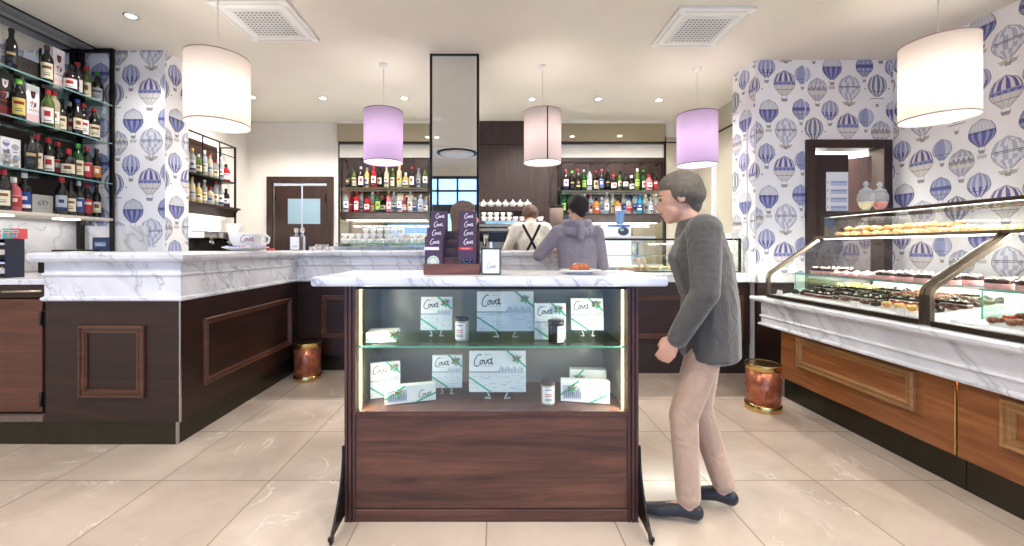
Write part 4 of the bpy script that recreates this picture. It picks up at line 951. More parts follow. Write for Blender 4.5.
def jar(px, D, z, r_, h, dark, label, lidc=(70,50,40)):
    x = X(px, D); r = empty('glass_jar', (x,D,z), label, 'jar')
    MB().lathe([(0,0),(r_*.95,0),(r_,.006),(r_,h*.84),(r_*.92,h*.88),(0,h*.88)],24).build('jar_body', clearglass('jar_glass_dark',(40,26,24),.92) if dark else clearglass('jar_glass_pale',(196,190,180),.8), r)
    MB().lathe([(r_*1.03,h*.86),(r_*1.05,h*.88),(r_*1.05,h*.98),(r_*.98,h),(0,h)],24).build('lid', plain('lid_brown',lidc,.35,.4), r)
    m = MB(); m.lathe([(r_+.0008,h*.08),(r_+.0008,h*.78)],10,a0=-PI/2-1.0,a1=-PI/2+.9,col=lin((240,238,236)))
    for zz, c in ((.66,(120,100,150)),(.46,(214,120,124)),(.38,(214,120,124)),(.26,(160,160,160)),(.2,(160,160,160))): m.lathe([(r_+.0014,h*zz),(r_+.0014,h*(zz+.04))],6,a0=-PI/2-.55,a1=-PI/2+.5,col=lin(c))
    lb = m.build('jar_label', prt, r)
    if dark: lb.rotation_euler = (0,0,1.0)
    return r
jar(462,2.06,zs+.001,.034,.117,False,'brown-lidded jar standing left of the large box on the glass shelf').rotation_euler=(0,0,-.3)
jar(556,2.0,zs+.001,.038,.113,True,'dark jar of berries standing before a gift box on the glass shelf')
jar(548,2.02,zf+.001,.034,.112,False,'brown-lidded jar with white label alone on the kiosk floor')
# chocolate bar stand
st = empty('chocolate_stand', (-.212,2.0,1.158), 'small stepped wooden stand with two columns of dark purple chocolate boxes', 'stand')
sw = .139
m = MB().box((-sw,0,0),(sw,.012,.054)).box((-sw,.012,0),(sw,.235,.008)).box((-sw,.012,0),(-sw+.008,.235,.05)).box((sw-.008,.012,0),(sw,.235,.05)).box((-.055,.05,.05),(.055,.235,.06))
m.build('tray', wood('stand_walnut',(84,44,32),(128,78,60),'x',.4), st, .002)
m = MB()
for k in range(4): m.box((-sw+.009,.054+k*.045,.008),(sw-.009,.058+k*.045,.085+k*.046)).box((-sw+.009,.058+k*.045,.03+k*.046),(sw-.009,.099+k*.045,.036+k*.046))
m.build('steps', wood('stand_walnut_dark',(70,38,28),(104,64,50),'x',.4), st)
for side, sx_ in (('left',-.092),('right',.075)):
    for k in range(4):
        bx_ = empty('chocolate_box', (-.212+sx_*(1-.03*k), 2.0+.018+k*.045, 1.158+.012+k*.046), '%s dark purple chocolate box in the %s column of the stepped stand' % (['front','second','third','rearmost'][k], side), 'box', 'dark purple chocolate boxes on the stepped stand')
        bx_.rotation_euler = (-.05,0,0)
        MB().box((-.044,0,0),(.044,.028,.178)).build('carton', plain('aubergine_card',(74,48,70),.5), bx_, .001)
        m = MB(); pl = Pl(m, (0,0,0), (1,0,0), (0,0,1), .0007)
        pl.cova(-.018,.138,.042,(236,228,236),.075)
        pl.rect(-.047 if side=='left' else -.044,.110,.026,.125,(232,230,236) if side=='left' else (206,36,52))
        if side == 'left': pl.ell(-.002,.052,.030,.030,(206,216,200),0,24).ell(-.002,.052,.025,.025,(176,192,172),1,24).ell(-.002,.052,.017,.017,(214,220,206),2,20)
        else:
            pl.text('FONDENTE',-.03,.114,.045,(240,220,180),1)
            for (a, b) in ((-.012,.045),(.014,.045),(0,.058),(-.016,.058),(.018,.058),(0,.04)): pl.ell(a,b,.012,.010,(30,22,34),0,12).ell(a-.003,b+.003,.004,.003,(120,130,190),1,8)
        m.build('printed_front', prt, bx_)
# napkin dispenser
def napkin(x, y, z, w, d, h, label, spout=True):
    r = empty('napkin_dispenser', (x,y,z), label, 'napkin dispenser')
    MB().box((-w/2,0,0),(-w/2+.006,d,h)).box((w/2-.006,0,0),(w/2,d,h)).box((-w/2,0,0),(w/2,d,.006)).box((-w/2,0,h-.006),(w/2,d,h)).build('metal_case', plain('dispenser_dark',(90,84,76),.3,.7), r, .002)
    MB().box((-w/2+.007,.004,.008),(w/2-.007,d-.002,h-.008)).build('napkin_stack', plain('napkin_white',(236,240,248),.8), r)
    m = MB(); Pl(m,(0,.004,0),(1,0,0),(0,0,1),.0008).cova(-w*.22,h*.22,w*.42,(110,110,150),.06); m.build('printed_mark', prt, r)
    if spout: MB().prism([(-.008,0),(.008,0),(.004,.03),(-.004,.03)],'y',d*.3,d*.34).build('raised_napkin', plain('napkin_white',(236,240,248),.8), r).location=(0,0,h)
    return r
napkin(X(491,2.0),1.99,1.159,.096,.09,.132,'black napkin dispenser with white napkins beside the chocolate stand')
# plate with pastry
px_ = X(579,2.1); r = empty('plate', (px_,2.08,1.159), 'white plate at the right of the kiosk top', 'plate')
MB().lathe([(0,.002),(.055,.002),(.06,.006),(.098,.016),(.106,.020),(.104,.023),(.06,.010),(0,.008)],40).lathe([(.06,0),(.06,.004),(.05,.004),(.05,0)],30).build('dish', ceramic, r)
r2 = empty('pastry', (px_,2.08,1.170), 'iced brown pastry on the white plate, behind the kiosk edge', 'pastry')
m = MB()
for k in range(7): a = PI*k/6; m.ball((math.cos(a)*.034,.005-math.sin(a)*.012,.014+.010*math.sin(a)),(.020,.026,.016+.006*math.sin(a)))
m.build('bun', plain('baked_crust',(176,98,60),.5,var=.35,scale=60), r2)
m = MB()
for k in range(9): m.ball((R.uniform(-.03,.03),R.uniform(-.02,.012),.034+R.uniform(-.003,.006)),(.008,.008,.005),n=7,m=5)
m.build('icing', plain('icing_cream',(240,232,210),.4), r2)
# napkin scrap right of plate
t = tag(MB().box((X(608,2.2),2.2,1.1585),(X(622,2.2),2.26,1.162)).build('paper_napkin', plain('paper_blue_white',(226,232,244),.8)), 'folded paper napkin right of the plate on the kiosk top', 'napkin')
# ================================================================ LEFT BAR TOP AND CABINET
zt_ = 1.2625
cxx, cyy = X(246,3.45), 3.45
r = empty('saucer', (cxx,cyy,zt_), 'large white saucer under the oversized cup on the left bar', 'saucer')
MB().lathe([(0,.003),(.10,.003),(.12,.010),(.172,.032),(.176,.036),(.172,.038),(.12,.018),(0,.012)],44).build('dish', ceramic, r)
r = empty('giant_cup', (cxx-.01,cyy+.01,zt_+.016), 'oversized white cup with script lettering on the left bar', 'cup')
MB().lathe([(0,0),(.06,0),(.065,.01),(.095,.035),(.115,.075),(.122,.115),(.125,.135),(.121,.135),(.112,.08),(.08,.03),(0,.02)],44).build('bowl', ceramic, r)
MB().tube([(.115+.02*0,0,.115),(.15,0,.125),(.178,0,.10),(.172,0,.06),(.14,0,.042),(.10,0,.045)],.010,10).build('handle', ceramic, r)
m = MB(); pl = Pl(m,(0,-.1165,0),(1,0,0),(0,0,1),.0006)
S_ = MB(); Pl(S_,(0,0,0),(1,0,0),(0,0,1),0).cova(-.045,.06,.09,(150,110,120),.05)
vs = []
for v in S_.v:
    rr = .1105+(v[2]-.06)*.22+.002; a = v[0]/rr+.25; vs.append((rr*math.sin(a), -rr*math.cos(a), v[2]))
S_.v = vs; S_.build('script_mark', prt, r)
r.rotation_euler = (0,0,.35)
cn = 0
for k in range(14):
    a = PI*1.05+k*PI*.95/13; rr = .142+R.uniform(-.006,.008); col = [(40,60,170),(40,60,170),(60,80,190),(200,60,50),(230,230,240)][k%5]
    p = (cxx+rr*math.cos(a), cyy+rr*math.sin(a), zt_+.034)
    c = MB().ball((0,0,.004),(.012,.008,.008),n=8,m=6); c.tube([(-.011,0,.004),(-.02,0,.006)],[.002,.006],6).tube([(.011,0,.004),(.02,0,.006)],[.002,.006],6)
    nmz = {0:'blue',1:'blue',2:'blue',3:'red',4:'white'}[k%5]
    tag(c.build('wrapped_candy', plain('candy_%d'%(k%5), col, .3), loc=None), 'tiny %s wrapped candy on the saucer of the oversized cup' % nmz, 'candy', '%s wrapped candies on the saucer' % nmz)
    o = COL.objects[-1]; o.location = p; o.rotation_euler = (0,0,R.uniform(0,3))
napkin(X(294.5,4.4),4.40,zt_,.11,.08,.155,'pale napkin holder with script mark in the rear corner of the bar',False)
for i, (px, hh) in enumerate(((296,.25),(302,.255))):
    r = empty('oil_bottle', (X(px,4.55),4.56+i*.0,zt_), ['left','right'][i]+' slim silver-topped bottle behind the pale napkin holder in the bar corner', 'bottle')
    MB().lathe([(0,0),(.028,0),(.03,.004),(.03,.15),(.014,.18),(.013,.20),(0,.20)],16).build('bottle_body', clearglass('cruet',(190,196,206),.8), r)
    MB().lathe([(.016,.195),(.018,.2),(.026,.225),(.024,.25),(.012,hh),(0,hh)],14).build('stopper', chrome, r)
tag(MB().box((X(268,4.3),4.30,zt_),(X(273,4.3),4.34,zt_+.022)).build('sweetener_packet', plain('packet_red',(206,50,50),.5), None, .003), 'tiny red packet on the bar near the rear corner', 'packet')
for i, px in enumerate((314,317.5,327,330)):
    o = MB().lathe([(0,.002),(.014,0),(.018,.01),(.02,.04),(.018,.04),(.015,.012),(0,.006)],12).build('shot_glass', clearglass('tumbler',(210,206,200),.6), None, loc=None); o.location=(X(px,4.45),4.45+i%2*.04,zt_); tag(o, ORD[i]+' small glass from the left on the bar before the rear door', 'glass', 'small glasses on the bar')
# coffee jar rack on the cabinet
def rack():
    r = empty('jar_rack', (-3.36,2.80,1.084), 'dark blue rack of small coffee jars at the far left on the cabinet', 'rack')
    m = MB(); x0,x1 = -.42,.0
    m.box((x0,.0,0),(x1,.11,.008)).box((x0,.0,.13),(x1,.11,.138)).box((x0,0,.262),(x1,.11,.27)).box((x0,.104,0),(x1,.11,.27))
    for q in range(4): m.box((x0+q*.14-.006,0,0),(x0+q*.14+.006,.11,.27))
    m.build('rack_body', plain('navy_rack',(34,38,58),.5), r, .002)
    for q in range(3):
        for l in range(2):
            j = empty('coffee_jar', (-3.36+x0+.07+q*.14,2.855,1.084+.009+l*.131), '%s jar of ground coffee in the %s row of the rack' % (['left','middle','right'][q], ['lower','upper'][l]), 'jar', 'small jars in the navy rack')
            MB().lathe([(0,0),(.042,0),(.045,.004),(.045,.085),(0,.088)],20).build('jar_body', clearglass('coffee_jar_glass',(70,56,50),.9), j)
            MB().lathe([(.046,.086),(.047,.106),(0,.108)],20).build('lid', chrome, j)
            b = MB().lathe([(.0458,.02),(.0458,.055)],8,a0=-PI/2-.9,a1=-PI/2+.9,col=lin((214,206,196))); b.build('jar_label', prt, j)
rack()
def tea(px, w, cols, lab):
    r = empty('tea_carton', (X(px,2.88),2.87,1.355), lab, 'box'); MB().box((-w/2,0,0),(w/2,.05,.072)).build('carton', plain('tea_%d'%cols[0], cols, .5), r, .001)
    m = MB(); pl = Pl(m,(0,0,0),(1,0,0),(0,0,1),.0007); pl.rect(-w*.4,.042,w*.4,.06,(240,236,230)).rect(-w*.32,.046,w*.32,.054,(214,60,60),1).ell(w*.2,.022,w*.16,.016,(236,150,150),0).rect(-w*.4,.01,0,.03,(90,190,220),0); m.build('printed_front', prt, r)
tea(8.5,.062,(90,190,150),'green carton on top of the jar rack'); tea(17,.06,(226,90,90),'red and blue carton on top of the jar rack, right of the green one'); tea(0,.06,(236,236,236),'white carton on top of the jar rack at the frame edge')

# things peeping over the bar end
r = empty('coffee_warmer', (X(70,3.35),3.35,1.084), 'low dark steel appliance on the cabinet, just showing over the left bar', 'appliance')
MB().box((-.27,0,0),(.24,.3,.165)).build('body', blackm, r, .01)
MB().box((-.30,-.02,.166),(.26,.32,.178)).build('steel_rim', steel, r, .003)
MB().tube([(-.2,.05,.185),(.2,.05,.185)],.008,8).build('rail', blackm, r)
r = empty('menu_card', (X(97,3.55),3.6,1.084), 'small navy card standing behind the left bar', 'card')
MB().box((-.09,0,0),(.05,.012,.30)).build('card', plain('navy_card',(36,56,96),.6), r, .001)
m = MB(); Pl(m,(0,0,0),(1,0,0),(0,0,1),.0006).rect(-.07,.22,.03,.26,(120,140,180)).text('MENU',-.06,.225,.08,(230,236,246),1); m.build('printed_front', prt, r)
# ================================================================ BEHIND THE BAR
def teapot_row():
    for i in range(7):
        x = X(483.5+i*7.35, 5.95)
        if i == 0:
            t0 = MB().lathe([(0,0),(.03,0),(.034,.006),(.052,.035),(.054,.06),(.044,.09),(.026,.102),(0,.102)],20); b = t0.build('teapot', ceramic)
            l_ = MB().lathe([(.030,.100),(.026,.108),(.008,.118),(.007,.124),(.011,.132),(.006,.14),(0,.142)],14).build('lid', ceramic, b)
            MB().tube([(.045,0,.045),(.065,0,.06),(.072,0,.09)],[.011,.008,.005],8).build('spout', ceramic, b)
            MB().tube([(-.045,0,.08),(-.072,0,.078),(-.074,0,.045),(-.048,0,.035)],.005,8).build('handle', ceramic, b)
            o = b; proto = b
        else: o = copy_tree(proto)
        o.location = (x, 5.96, Z(207.5,6)+.001); o.scale = (.8,)*3; tag(o, ('leftmost' if i == 0 else ORD[i]+(' from the left' if i else '')) + ' white teapot of the row on the dark ledge', 'teapot', 'white teapots on the dark ledge')
        if i: o.rotation_euler = (0,0,R.uniform(-.2,.2))
teapot_row()
# espresso machine
em = empty('espresso_machine', (X(509,5.6),5.6,1.02), 'wide chrome espresso machine behind the bar with cups on top', 'coffee machine')
W_ = .47
MB().box((-W_,.05,.04),(W_,.45,.62)).build('housing', plain('machine_grey',(176,168,156),.3,.6), em, .01)
MB().box((-W_-.02,-.12,.70),(W_+.02,.45,.76)).build('cup_tray', chrome, em, .01)
MB().box((-W_-.01,-.10,.60),(W_+.01,.40,.70)).box((-W_,-.105,.635),(W_,-.10,.665),1).build('fascia', [plain('machine_cream',(206,194,170),.3,.3), plain('panel_dark',(60,52,46),.3)], em, .006)
MB().box((-W_+.05,-.0,.42),(W_-.05,.05,.58)).build('group_panel', plain('panel_dark2',(52,46,44),.25,.5), em)
MB().box((-W_-.02,-.14,.0),(W_+.02,.40,.06)).build('drip_tray', chrome, em, .006)
for sg in (-1,1): MB().box((sg*W_-.03,-.12,.05),(sg*W_+.03,.42,.70)).build('side_panel', chrome, em, .008)
for k in range(3):
    xx = -.32+k*.32
    g = MB().lathe([(.035,.36),(.042,.38),(.042,.46),(.05,.48),(.05,.56),(0,.56)],20,(xx,-.03,0)).build('group_head', chrome, em)
    MB().tube([(xx,-.03,.40),(xx,-.10,.385),(xx,-.19,.37)],[.012,.012,.015],8).build('portafilter_handle', blackm, g)
    MB().lathe([(.022,.36),(.018,.345),(0,.345)],12,(xx,-.03,0)).build('spout', chrome, g)
for xx in (-.46,.46): MB().tube([(xx,-.12,.52),(xx,-.17,.45),(xx,-.15,.22)],.006,8).build('steam_wand', chrome, em)
for k in range(7): MB().lathe([(0,-.006),(.014,-.006),(.014,0)],10).build('button', led if k%3==0 else chrome, em).location=(-.42+k*.14,-.106,.65)
# cups on machine
cupm = [None]
def cup(x,y,z,sc_,lab,grp,rot=0):
    if cupm[0] is None:
        b = MB().lathe([(0,.002),(.018,0),(.020,.004),(.032,.03),(.037,.055),(.035,.055),(.030,.03),(.016,.008),(0,.007)],18).build('cup', ceramic); MB().tube([(.034,0,.045),(.05,0,.045),(.052,0,.025),(.032,0,.018)],.004,6).build('handle', ceramic, b); cupm[0] = b; o = b
    else: o = copy_tree(cupm[0])
    o.location=(x,y,z); o.scale=(sc_,)*3; o.rotation_euler=(0,0,rot); tag(o, lab, 'cup', grp); return o
em.scale = (1,1,.84); zc = 1.02+.761*.84
n = 0
for i in range(12):
    for j in range(2):
        x = X(484,5.55)+i*.086
        if x > em.location.x+W_-.02: continue
        if i < 5 and j == 0: cup(x,5.56,zc+.062,.95,'white cup in the upper layer at the left on the espresso machine','upper cups on the espresso machine',R.uniform(0,6))
        cup(x,5.54+j*.11,zc,1.0,'white cup in the %s rank on top of the espresso machine' % ['front','rear'][j],'%s rank of cups on the espresso machine' % ['front','rear'][j],R.uniform(0,6))
# milk jugs and cups on the tray
cup(em.location.x-.3,5.52,1.072,1.2,'white cup under the left group of the espresso machine',None); cup(em.location.x+.02,5.52,1.072,1.2,'white cup under the middle group of the espresso machine',None)
# grinder
r = empty('coffee_grinder', (X(557,5.6),5.66,1.02), 'tall coffee grinder right of the espresso machine behind the barista', 'coffee grinder')
MB().box((-.09,-.12,0),(.09,.14,.05)).box((-.075,-.02,.05),(.075,.13,.5)).build('body', plain('grinder_grey',(120,112,106),.3,.5), r, .01)
MB().lathe([(.05,.5),(.095,.62),(.1,.82),(.05,.84),(.0,.84)],24).build('hopper', clearglass('hopper',(150,130,120),.75), r)
MB().lathe([(.1,.82),(.105,.85),(0,.87)],24).build('hopper_lid', blackm, r)
MB().tube([(0,-.02,.30),(0,-.09,.28)],.02,8).build('spout', chrome, r)
# cups stacked on the green glass shelf
zz = 1.348
for j in range(3):
    for i in range(14):
        x = X(343,5.0)+i*.088
        if x > -.72: continue
        if j < 2 or 2 < i < 9: cup(x+.002*j,5.03+(j%2)*.01,zz+.062*j,1.05,'white cup in the %s layer of the stack on the green glass shelf' % ['bottom','middle','top'][j], '%s layer of cups on the green glass shelf' % ['bottom','middle','top'][j], R.uniform(0,6))
for i in range(12): 
    x = X(346,5.25)+i*.093
    if x < -.72: cup(x,5.25,zz,1.1,'white cup in the rear rank on the green glass shelf','rear rank of cups on the green glass shelf',R.uniform(0,6))
# rear left machine + cups under the small shelf
r = empty('coffee_machine', (-3.45,4.9,0), 'small dark coffee machine under the shelf behind the left pillar', 'coffee machine')
MB().box((-.25,-.5,0),(.25,.8,1.05)).build('stand_cabinet', plain('bench_front',(150,146,140),.4,.4), r)
MB().box((-.22,-.3,1.05),(.2,.5,1.22)).box((-.22,-.3,1.22),(.0,.5,1.40)).box((-.22,-.34,1.40),(.2,.55,1.48),1).build('housing', [blackm, chrome], r, .008)
MB().tube([(.1,-.1,1.40),(.12,-.1,1.33)],.03,10).tube([(.1,.2,1.40),(.12,.2,1.33)],.03,10).build('group_head', chrome, r)
for i in range(6): cup(-3.55+.13*(i%2),4.68+i*.12,1.484,1.15,'white cup on the small coffee machine behind the pillar','cups on the small coffee machine',i)
cup(-3.42,5.35,1.484,2.2,'larger white cup on the small coffee machine behind the pillar',None,2)
# right rear: white carton, blue tubs
r = empty('paper_cup_carton', (X(619,5.6),5.6,1.02), 'white carton with a round dark picture behind the rear glass case', 'box')
MB().box((-.17,0,.0),(.17,.25,.60)).build('carton', plain('carton_white',(240,242,246),.6), r, .004)
m = MB(); pl = Pl(m,(0,0,0),(1,0,0),(0,0,1),.0008); pl.ell(.06,.50,.075,.06,(60,70,86),0,20).ell(.04,.52,.03,.02,(150,190,210),1).rect(-.15,.56,.15,.585,(60,110,210)); m.build('printed_front', prt, r)
for i,(px,D) in enumerate(((617,5.5),(572,5.5))):
    r = empty('blue_tub', (X(px,5.75),5.62 if i==0 else 5.7,1.621 if i==0 else 1.02), ['pale blue translucent tub on the white carton','pale blue translucent tub by the wood panel behind the hooded man'][i], 'tub')
    h0 = .0 if i==0 else .55
    if i == 1: MB().box((-.09,-.07,0),(.09,.07,.55)).build('stand', plain('stand_grey',(150,150,150),.5), r)
    MB().lathe([(.05,h0),(.065,h0+.17),(.07,h0+.17),(.07,h0+.18),(.06,h0+.18),(.045,h0+.01),(0,h0+.01)],16).build('tub', clearglass('blue_tub',(130,170,225),.8), r)
# white box on the case at right
tag(MB().box((X(728,4.45),4.40,1.392),(X(741,4.45),4.55,1.452)).build('white_carton', white, None, .004), 'small white box on the right end of the rear glass case', 'box')
# ================================================================ PASTRIES AND FOOD
choc = plain('dark_chocolate',(52,30,24),.25,var=.3,scale=40); milk = plain('milk_chocolate',(110,62,42),.35,var=.3,scale=40); dough = plain('golden_dough',(214,160,96),.55,var=.3,scale=40)
pale_d = plain('pale_dough',(236,208,158),.6,var=.2,scale=40); cream_m = plain('whipped_cream',(246,240,226),.45); berry = plain('red_berry',(186,40,50),.25,var=.2,scale=60); pink = plain('pink_icing',(226,170,168),.4,var=.15,scale=40); tanm = plain('sandwich_bread',(218,186,136),.7,var=.2,scale=50); leafm = plain('lettuce_green',(96,132,56),.6,var=.3,scale=60); hamm = plain('ham_pink',(206,130,112),.5,var=.25,scale=60); yel = plain('custard_yellow',(236,212,140),.45,var=.2,scale=50)
PRO = {}
def proto_mesh(kind):
    if kind in PRO: return PRO[kind]
    m = MB(); mats = None
    if kind == 'eclair':
        m.ball((0,0,.015),(.020,.042,.015),0,n=12,m=8); m.ball((0,0,.024),(.016,.038,.010),1,n=12,m=6); mats = [milk, choc]
        for q in range(4): m.tube([(-.014,-.024+q*.016,.031),(.014,-.018+q*.016,.032)],.0016,4,2)
        mats.append(cream_m)
    elif kind == 'praline':
        m.lathe([(.026,0),(.028,.008),(.024,.022),(.012,.030),(0,.032)],12); m.ball((0,0,.033),(.009,.009,.006),1,n=8,m=5); mats = [choc, milk]
    elif kind == 'slice':
        m.box((-.022,-.034,0),(.022,.034,.016),1); m.box((-.021,-.033,.016),(.021,.033,.022),2); m.box((-.022,-.034,.022),(.022,.034,.034),0); m.ball((0,-.01,.037),(.010,.010,.006),2,n=8,m=5); mats = [choc, milk, cream_m]
    elif kind == 'puff':
        for (a,b,c,r_) in ((0,0,.016,.024),(.012,.01,.026,.013),(-.012,.006,.028,.013),(0,-.012,.03,.012)): m.ball((a,b,c),(r_,r_,r_*.75),0 if r_>.02 else 1,n=10,m=7)
        mats = [dough, yel]
    elif kind == 'tartlet':
        m.lathe([(.022,0),(.030,.014),(.030,.017),(.026,.017),(0,.014)],14); 
        for q in range(5): a = q*2*PI/5; m.ball((.014*math.cos(a),.014*math.sin(a),.021),(.010,.010,.009),1,n=8,m=6)
        m.ball((0,0,.026),(.010,.010,.009),2,n=8,m=6); mats = [dough, berry, cream_m]
    elif kind == 'chocroll':
        for q in range(7): a = -1.2+q*.4; m.ball((.03*math.cos(a)-.02,.032*math.sin(a),.016),(.014,.013,.010+.006*math.cos(a)),q%2,n=9,m=6)
        mats = [milk, plain('glazed_brown',(150,84,58),.3,var=.25,scale=50)]
    elif kind == 'croissant':
        for q in range(9): a = -1.5+q*.375; w_ = .010+.011*math.cos(a*.95); m.ball((.034*math.cos(a)-.02,.038*math.sin(a),w_*.85),(w_*1.05,w_*.95,w_*.9),q%2,n=9,m=6)
        mats = [dough, pale_d]
    elif kind == 'bun':
        m.ball((0,0,.018),(.032,.030,.020),0,n=12,m=8); m.ball((0,0,.028),(.022,.020,.012),1,n=10,m=6); mats = [dough, pale_d]
    elif kind == 'cake':
        m.lathe([(.05,0),(.052,.004),(.052,.044),(.05,.046)],22,mi=1); m.lathe([(.0525,.030),(.053,.046),(.048,.052),(0,.053)],22,mi=0); 
        for q in range(6): a = q*PI/3; m.ball((.034*math.cos(a),.034*math.sin(a),.056),(.008,.008,.007),2,n=8,m=5)
        mats = [choc, pink, cream_m]
    elif kind == 'iced':
        m.lathe([(.03,0),(.034,.006),(.034,.022),(.028,.030),(0,.031)],14,mi=0); m.ball((0,0,.032),(.012,.012,.008),1,n=8,m=6); mats = [pink, cream_m]
    elif kind == 'sandwich':
        m.prism([(-.05,0),(.05,0),(.05,.014),(-.05,.014)],'y',-.035,.035,0); m.box((-.048,-.037,.014),(.048,.036,.019),2); m.box((-.047,-.039,.019),(.047,.036,.024),1); m.ball((0,0,.026),(.05,.036,.020),0,n=14,m=8); mats = [tanm, leafm, hamm]
    elif kind == 'focaccia':
        m.box((-.05,-.035,0),(.05,.035,.012)); m.box((-.05,-.037,.012),(.05,.035,.018),1); m.box((-.05,-.035,.018),(.05,.035,.032)); 
        for q in range(5): m.ball((-.035+q*.017,-.01+.012*(q%2),.033),(.007,.007,.004),2,n=7,m=5)
        mats = [dough, hamm, berry]
    elif kind == 'salad':
        m.lathe([(.03,0),(.05,.02),(.052,.022),(.03,.006)],16,mi=2)
        for q in range(12): a = q*2.4; m.ball((.028*math.cos(a)*((q%3)/2),.028*math.sin(a)*((q%3)/2),.024+.004*(q%2)),(.016,.012,.007),q%2,n=8,m=5)
        mats = [leafm, hamm, white]
    me = m.build(kind, mats, mesh_only=True); PRO[kind] = me; return me
LABP = {'eclair':('chocolate_eclair','dark chocolate eclair with pale stripes'),'praline':('chocolate_praline','round dark chocolate praline'),'slice':('chocolate_slice','layered dark chocolate and cream slice'),'puff':('cream_puff','pale yellow cream puff'),'tartlet':('berry_tartlet','red berry tartlet with cream'),'chocroll':('glazed_roll','brown glazed chocolate roll'),'croissant':('croissant','small golden croissant'),'bun':('sweet_bun','pale golden bun'),'cake':('round_cake','round cake with chocolate top and pink side'),'iced':('iced_cake','small pink iced cake'),'sandwich':('sandwich','filled soft sandwich roll'),'focaccia':('focaccia','filled square focaccia'),'salad':('salad_bowl','small white bowl of leaves and ham')}
def food(kind, x, y, z, where, rz=None, sc=1.0, rx=0):
    nm, lb = LABP[kind]; o = link(nm, proto_mesh(kind), None, (x,y,z), rot=(rx,0,R.uniform(0,6.28) if rz is None else rz)); o.scale=(sc,)*3
    tag(o, lb+' '+where, nm.split('_')[-1] if nm not in ('croissant',) else 'croissant', nm.replace('_',' ')+'s '+where); return o
def slope(x): return .906+(x-2.46)*.13
for r_, (ya, yb2) in ((pc[0],(2.32,3.46)),(pc[1],(.9,2.20))):
    part(MB().prism([(2.455,.8885),(3.0,.8885),(3.0,slope(3.0)-.001),(2.46,.904)],'y',ya,yb2), 'sloping_tray', plain('deck_white',(246,246,246),.25), r_)
y = 2.37
while y < 3.44:
    for i in range(7):
        x = 2.50+i*.073
        if i >= 5 and 3.05 < y: kd = 'puff'
        elif i >= 4 and 2.55 < y < 2.9: kd = 'chocroll'
        elif i < 2 and 2.4 < y < 2.65: kd = 'puff' if i==0 else 'tartlet'
        elif i < 1 and y < 2.4: kd = 'chocroll'
        else: kd = ['eclair','praline','slice','praline','eclair','slice','praline'][(i+int(y*4))%7]
        w_ = 'in the farther pastry case tray'
        food(kd, x+R.uniform(-.004,.004), y+R.uniform(-.004,.004), slope(x)+.0015, w_, R.uniform(-.3,.3)+(PI/2 if kd=='chocroll' else 0), 1.0 if kd!='eclair' else .82)
    y += .078
y = 1.42
while y < 2.12:
    for i in range(7):
        x = 2.50+i*.073
        kd = ['tartlet','chocroll','chocroll','puff','iced','chocroll','slice'][(i+int(y*3.2))%7] if i > 0 else 'chocroll'
        food(kd, x, y+R.uniform(-.004,.004), slope(x)+.0015, 'in the nearer pastry case tray', R.uniform(-.3,.3)+PI/2, 1.02)
    y += .078
for (k_, xs, y0, y1, dy) in (('cake',(2.62,2.74),3.18,3.42,.12),('iced',(2.60,2.68,2.76,2.84),2.80,3.12,.078),('cake',(2.62,2.75),2.36,2.76,.125)):
    yy = y0
    while yy < y1:
        for x in xs: food(k_, x, yy, 1.0775, 'on the farther case glass shelf', None, 1.0)
        yy += dy
yy = 1.6
while yy < 2.14:
    for x in (2.62,2.75): food('cake', x, yy, 1.0775, 'on the nearer case glass shelf')
    yy += .13
for i, (px, ) in enumerate(((770,),(856,),(903,))):     # price cards
    x = 2.45; D = F*x/(px-CX); D = min(D, 3.5)
    tag(MB().prism([(2.432,.8892),(2.452,.8892),(2.442,.93)],'y',D-.03,D+.03).build('price_card', cardb), 'small white tent card at the case front, %s' % ['by the far end','in the middle','near the frame joint'][i], 'card')
yy = 1.5; n = 0
while yy < 3.52:
    for i in range(4):
        x = 2.945+i*.088
        food('croissant' if (i+n)%3 else 'bun', x+R.uniform(-.006,.006), yy, 1.393, 'on the upper case deck', None, .92)
    n += 1; yy += .083
yy = 2.75; n = 0
while yy < 3.48:
    for i in range(3):
        if (n+i)%5 == 4: continue
        food('croissant' if (i+n)%2 else 'bun', 2.985+i*.088, yy+.03, 1.393+.041, 'heaped at the far end of the upper case', None, .95, R.uniform(-.1,.1))
    n += 1; yy += .083
# rear case
for j in range(3):
    for i in range(13):
        x = 1.16+i*.108+(j%2)*.02; kd = ['sandwich','focaccia','salad','sandwich','focaccia'][(i*2+j)%5]
        food(kd, x, 4.37+j*.09, 1.051+j*.0005, 'in the rear glass case', R.uniform(-.3,.3), .95)
for i in range(4):
    food('sandwich', X(682+i*7,4.5), 4.52, 1.2115, 'on the rear case glass shelf', None, .62)
for i in range(3): food('focaccia', X(712+i*9,4.5), 4.5, 1.2115, 'on the rear case glass shelf', 0, .6)
for i, px in enumerate((640,646)):
    o = MB().lathe([(0,0),(.016,0),(.018,.01),(.018,.13),(.012,.14),(0,.14)],14).build('breadstick_roll', tanm); o.location=(X(px,4.34),4.325,1.052); o.rotation_euler=(-.15,-.2,0); tag(o, ['left','right'][i]+' pale wrap standing upright in the rear glass case', 'wrap')
for i, px in enumerate((716,730)):
    tag(MB().box((X(px-6,4.5),4.62,1.051),(X(px+6,4.5),4.75,1.10)).build('food_tub', cardb, None, .004), ['left','right'][i]+' white tub at the right end inside the rear case', 'tub')
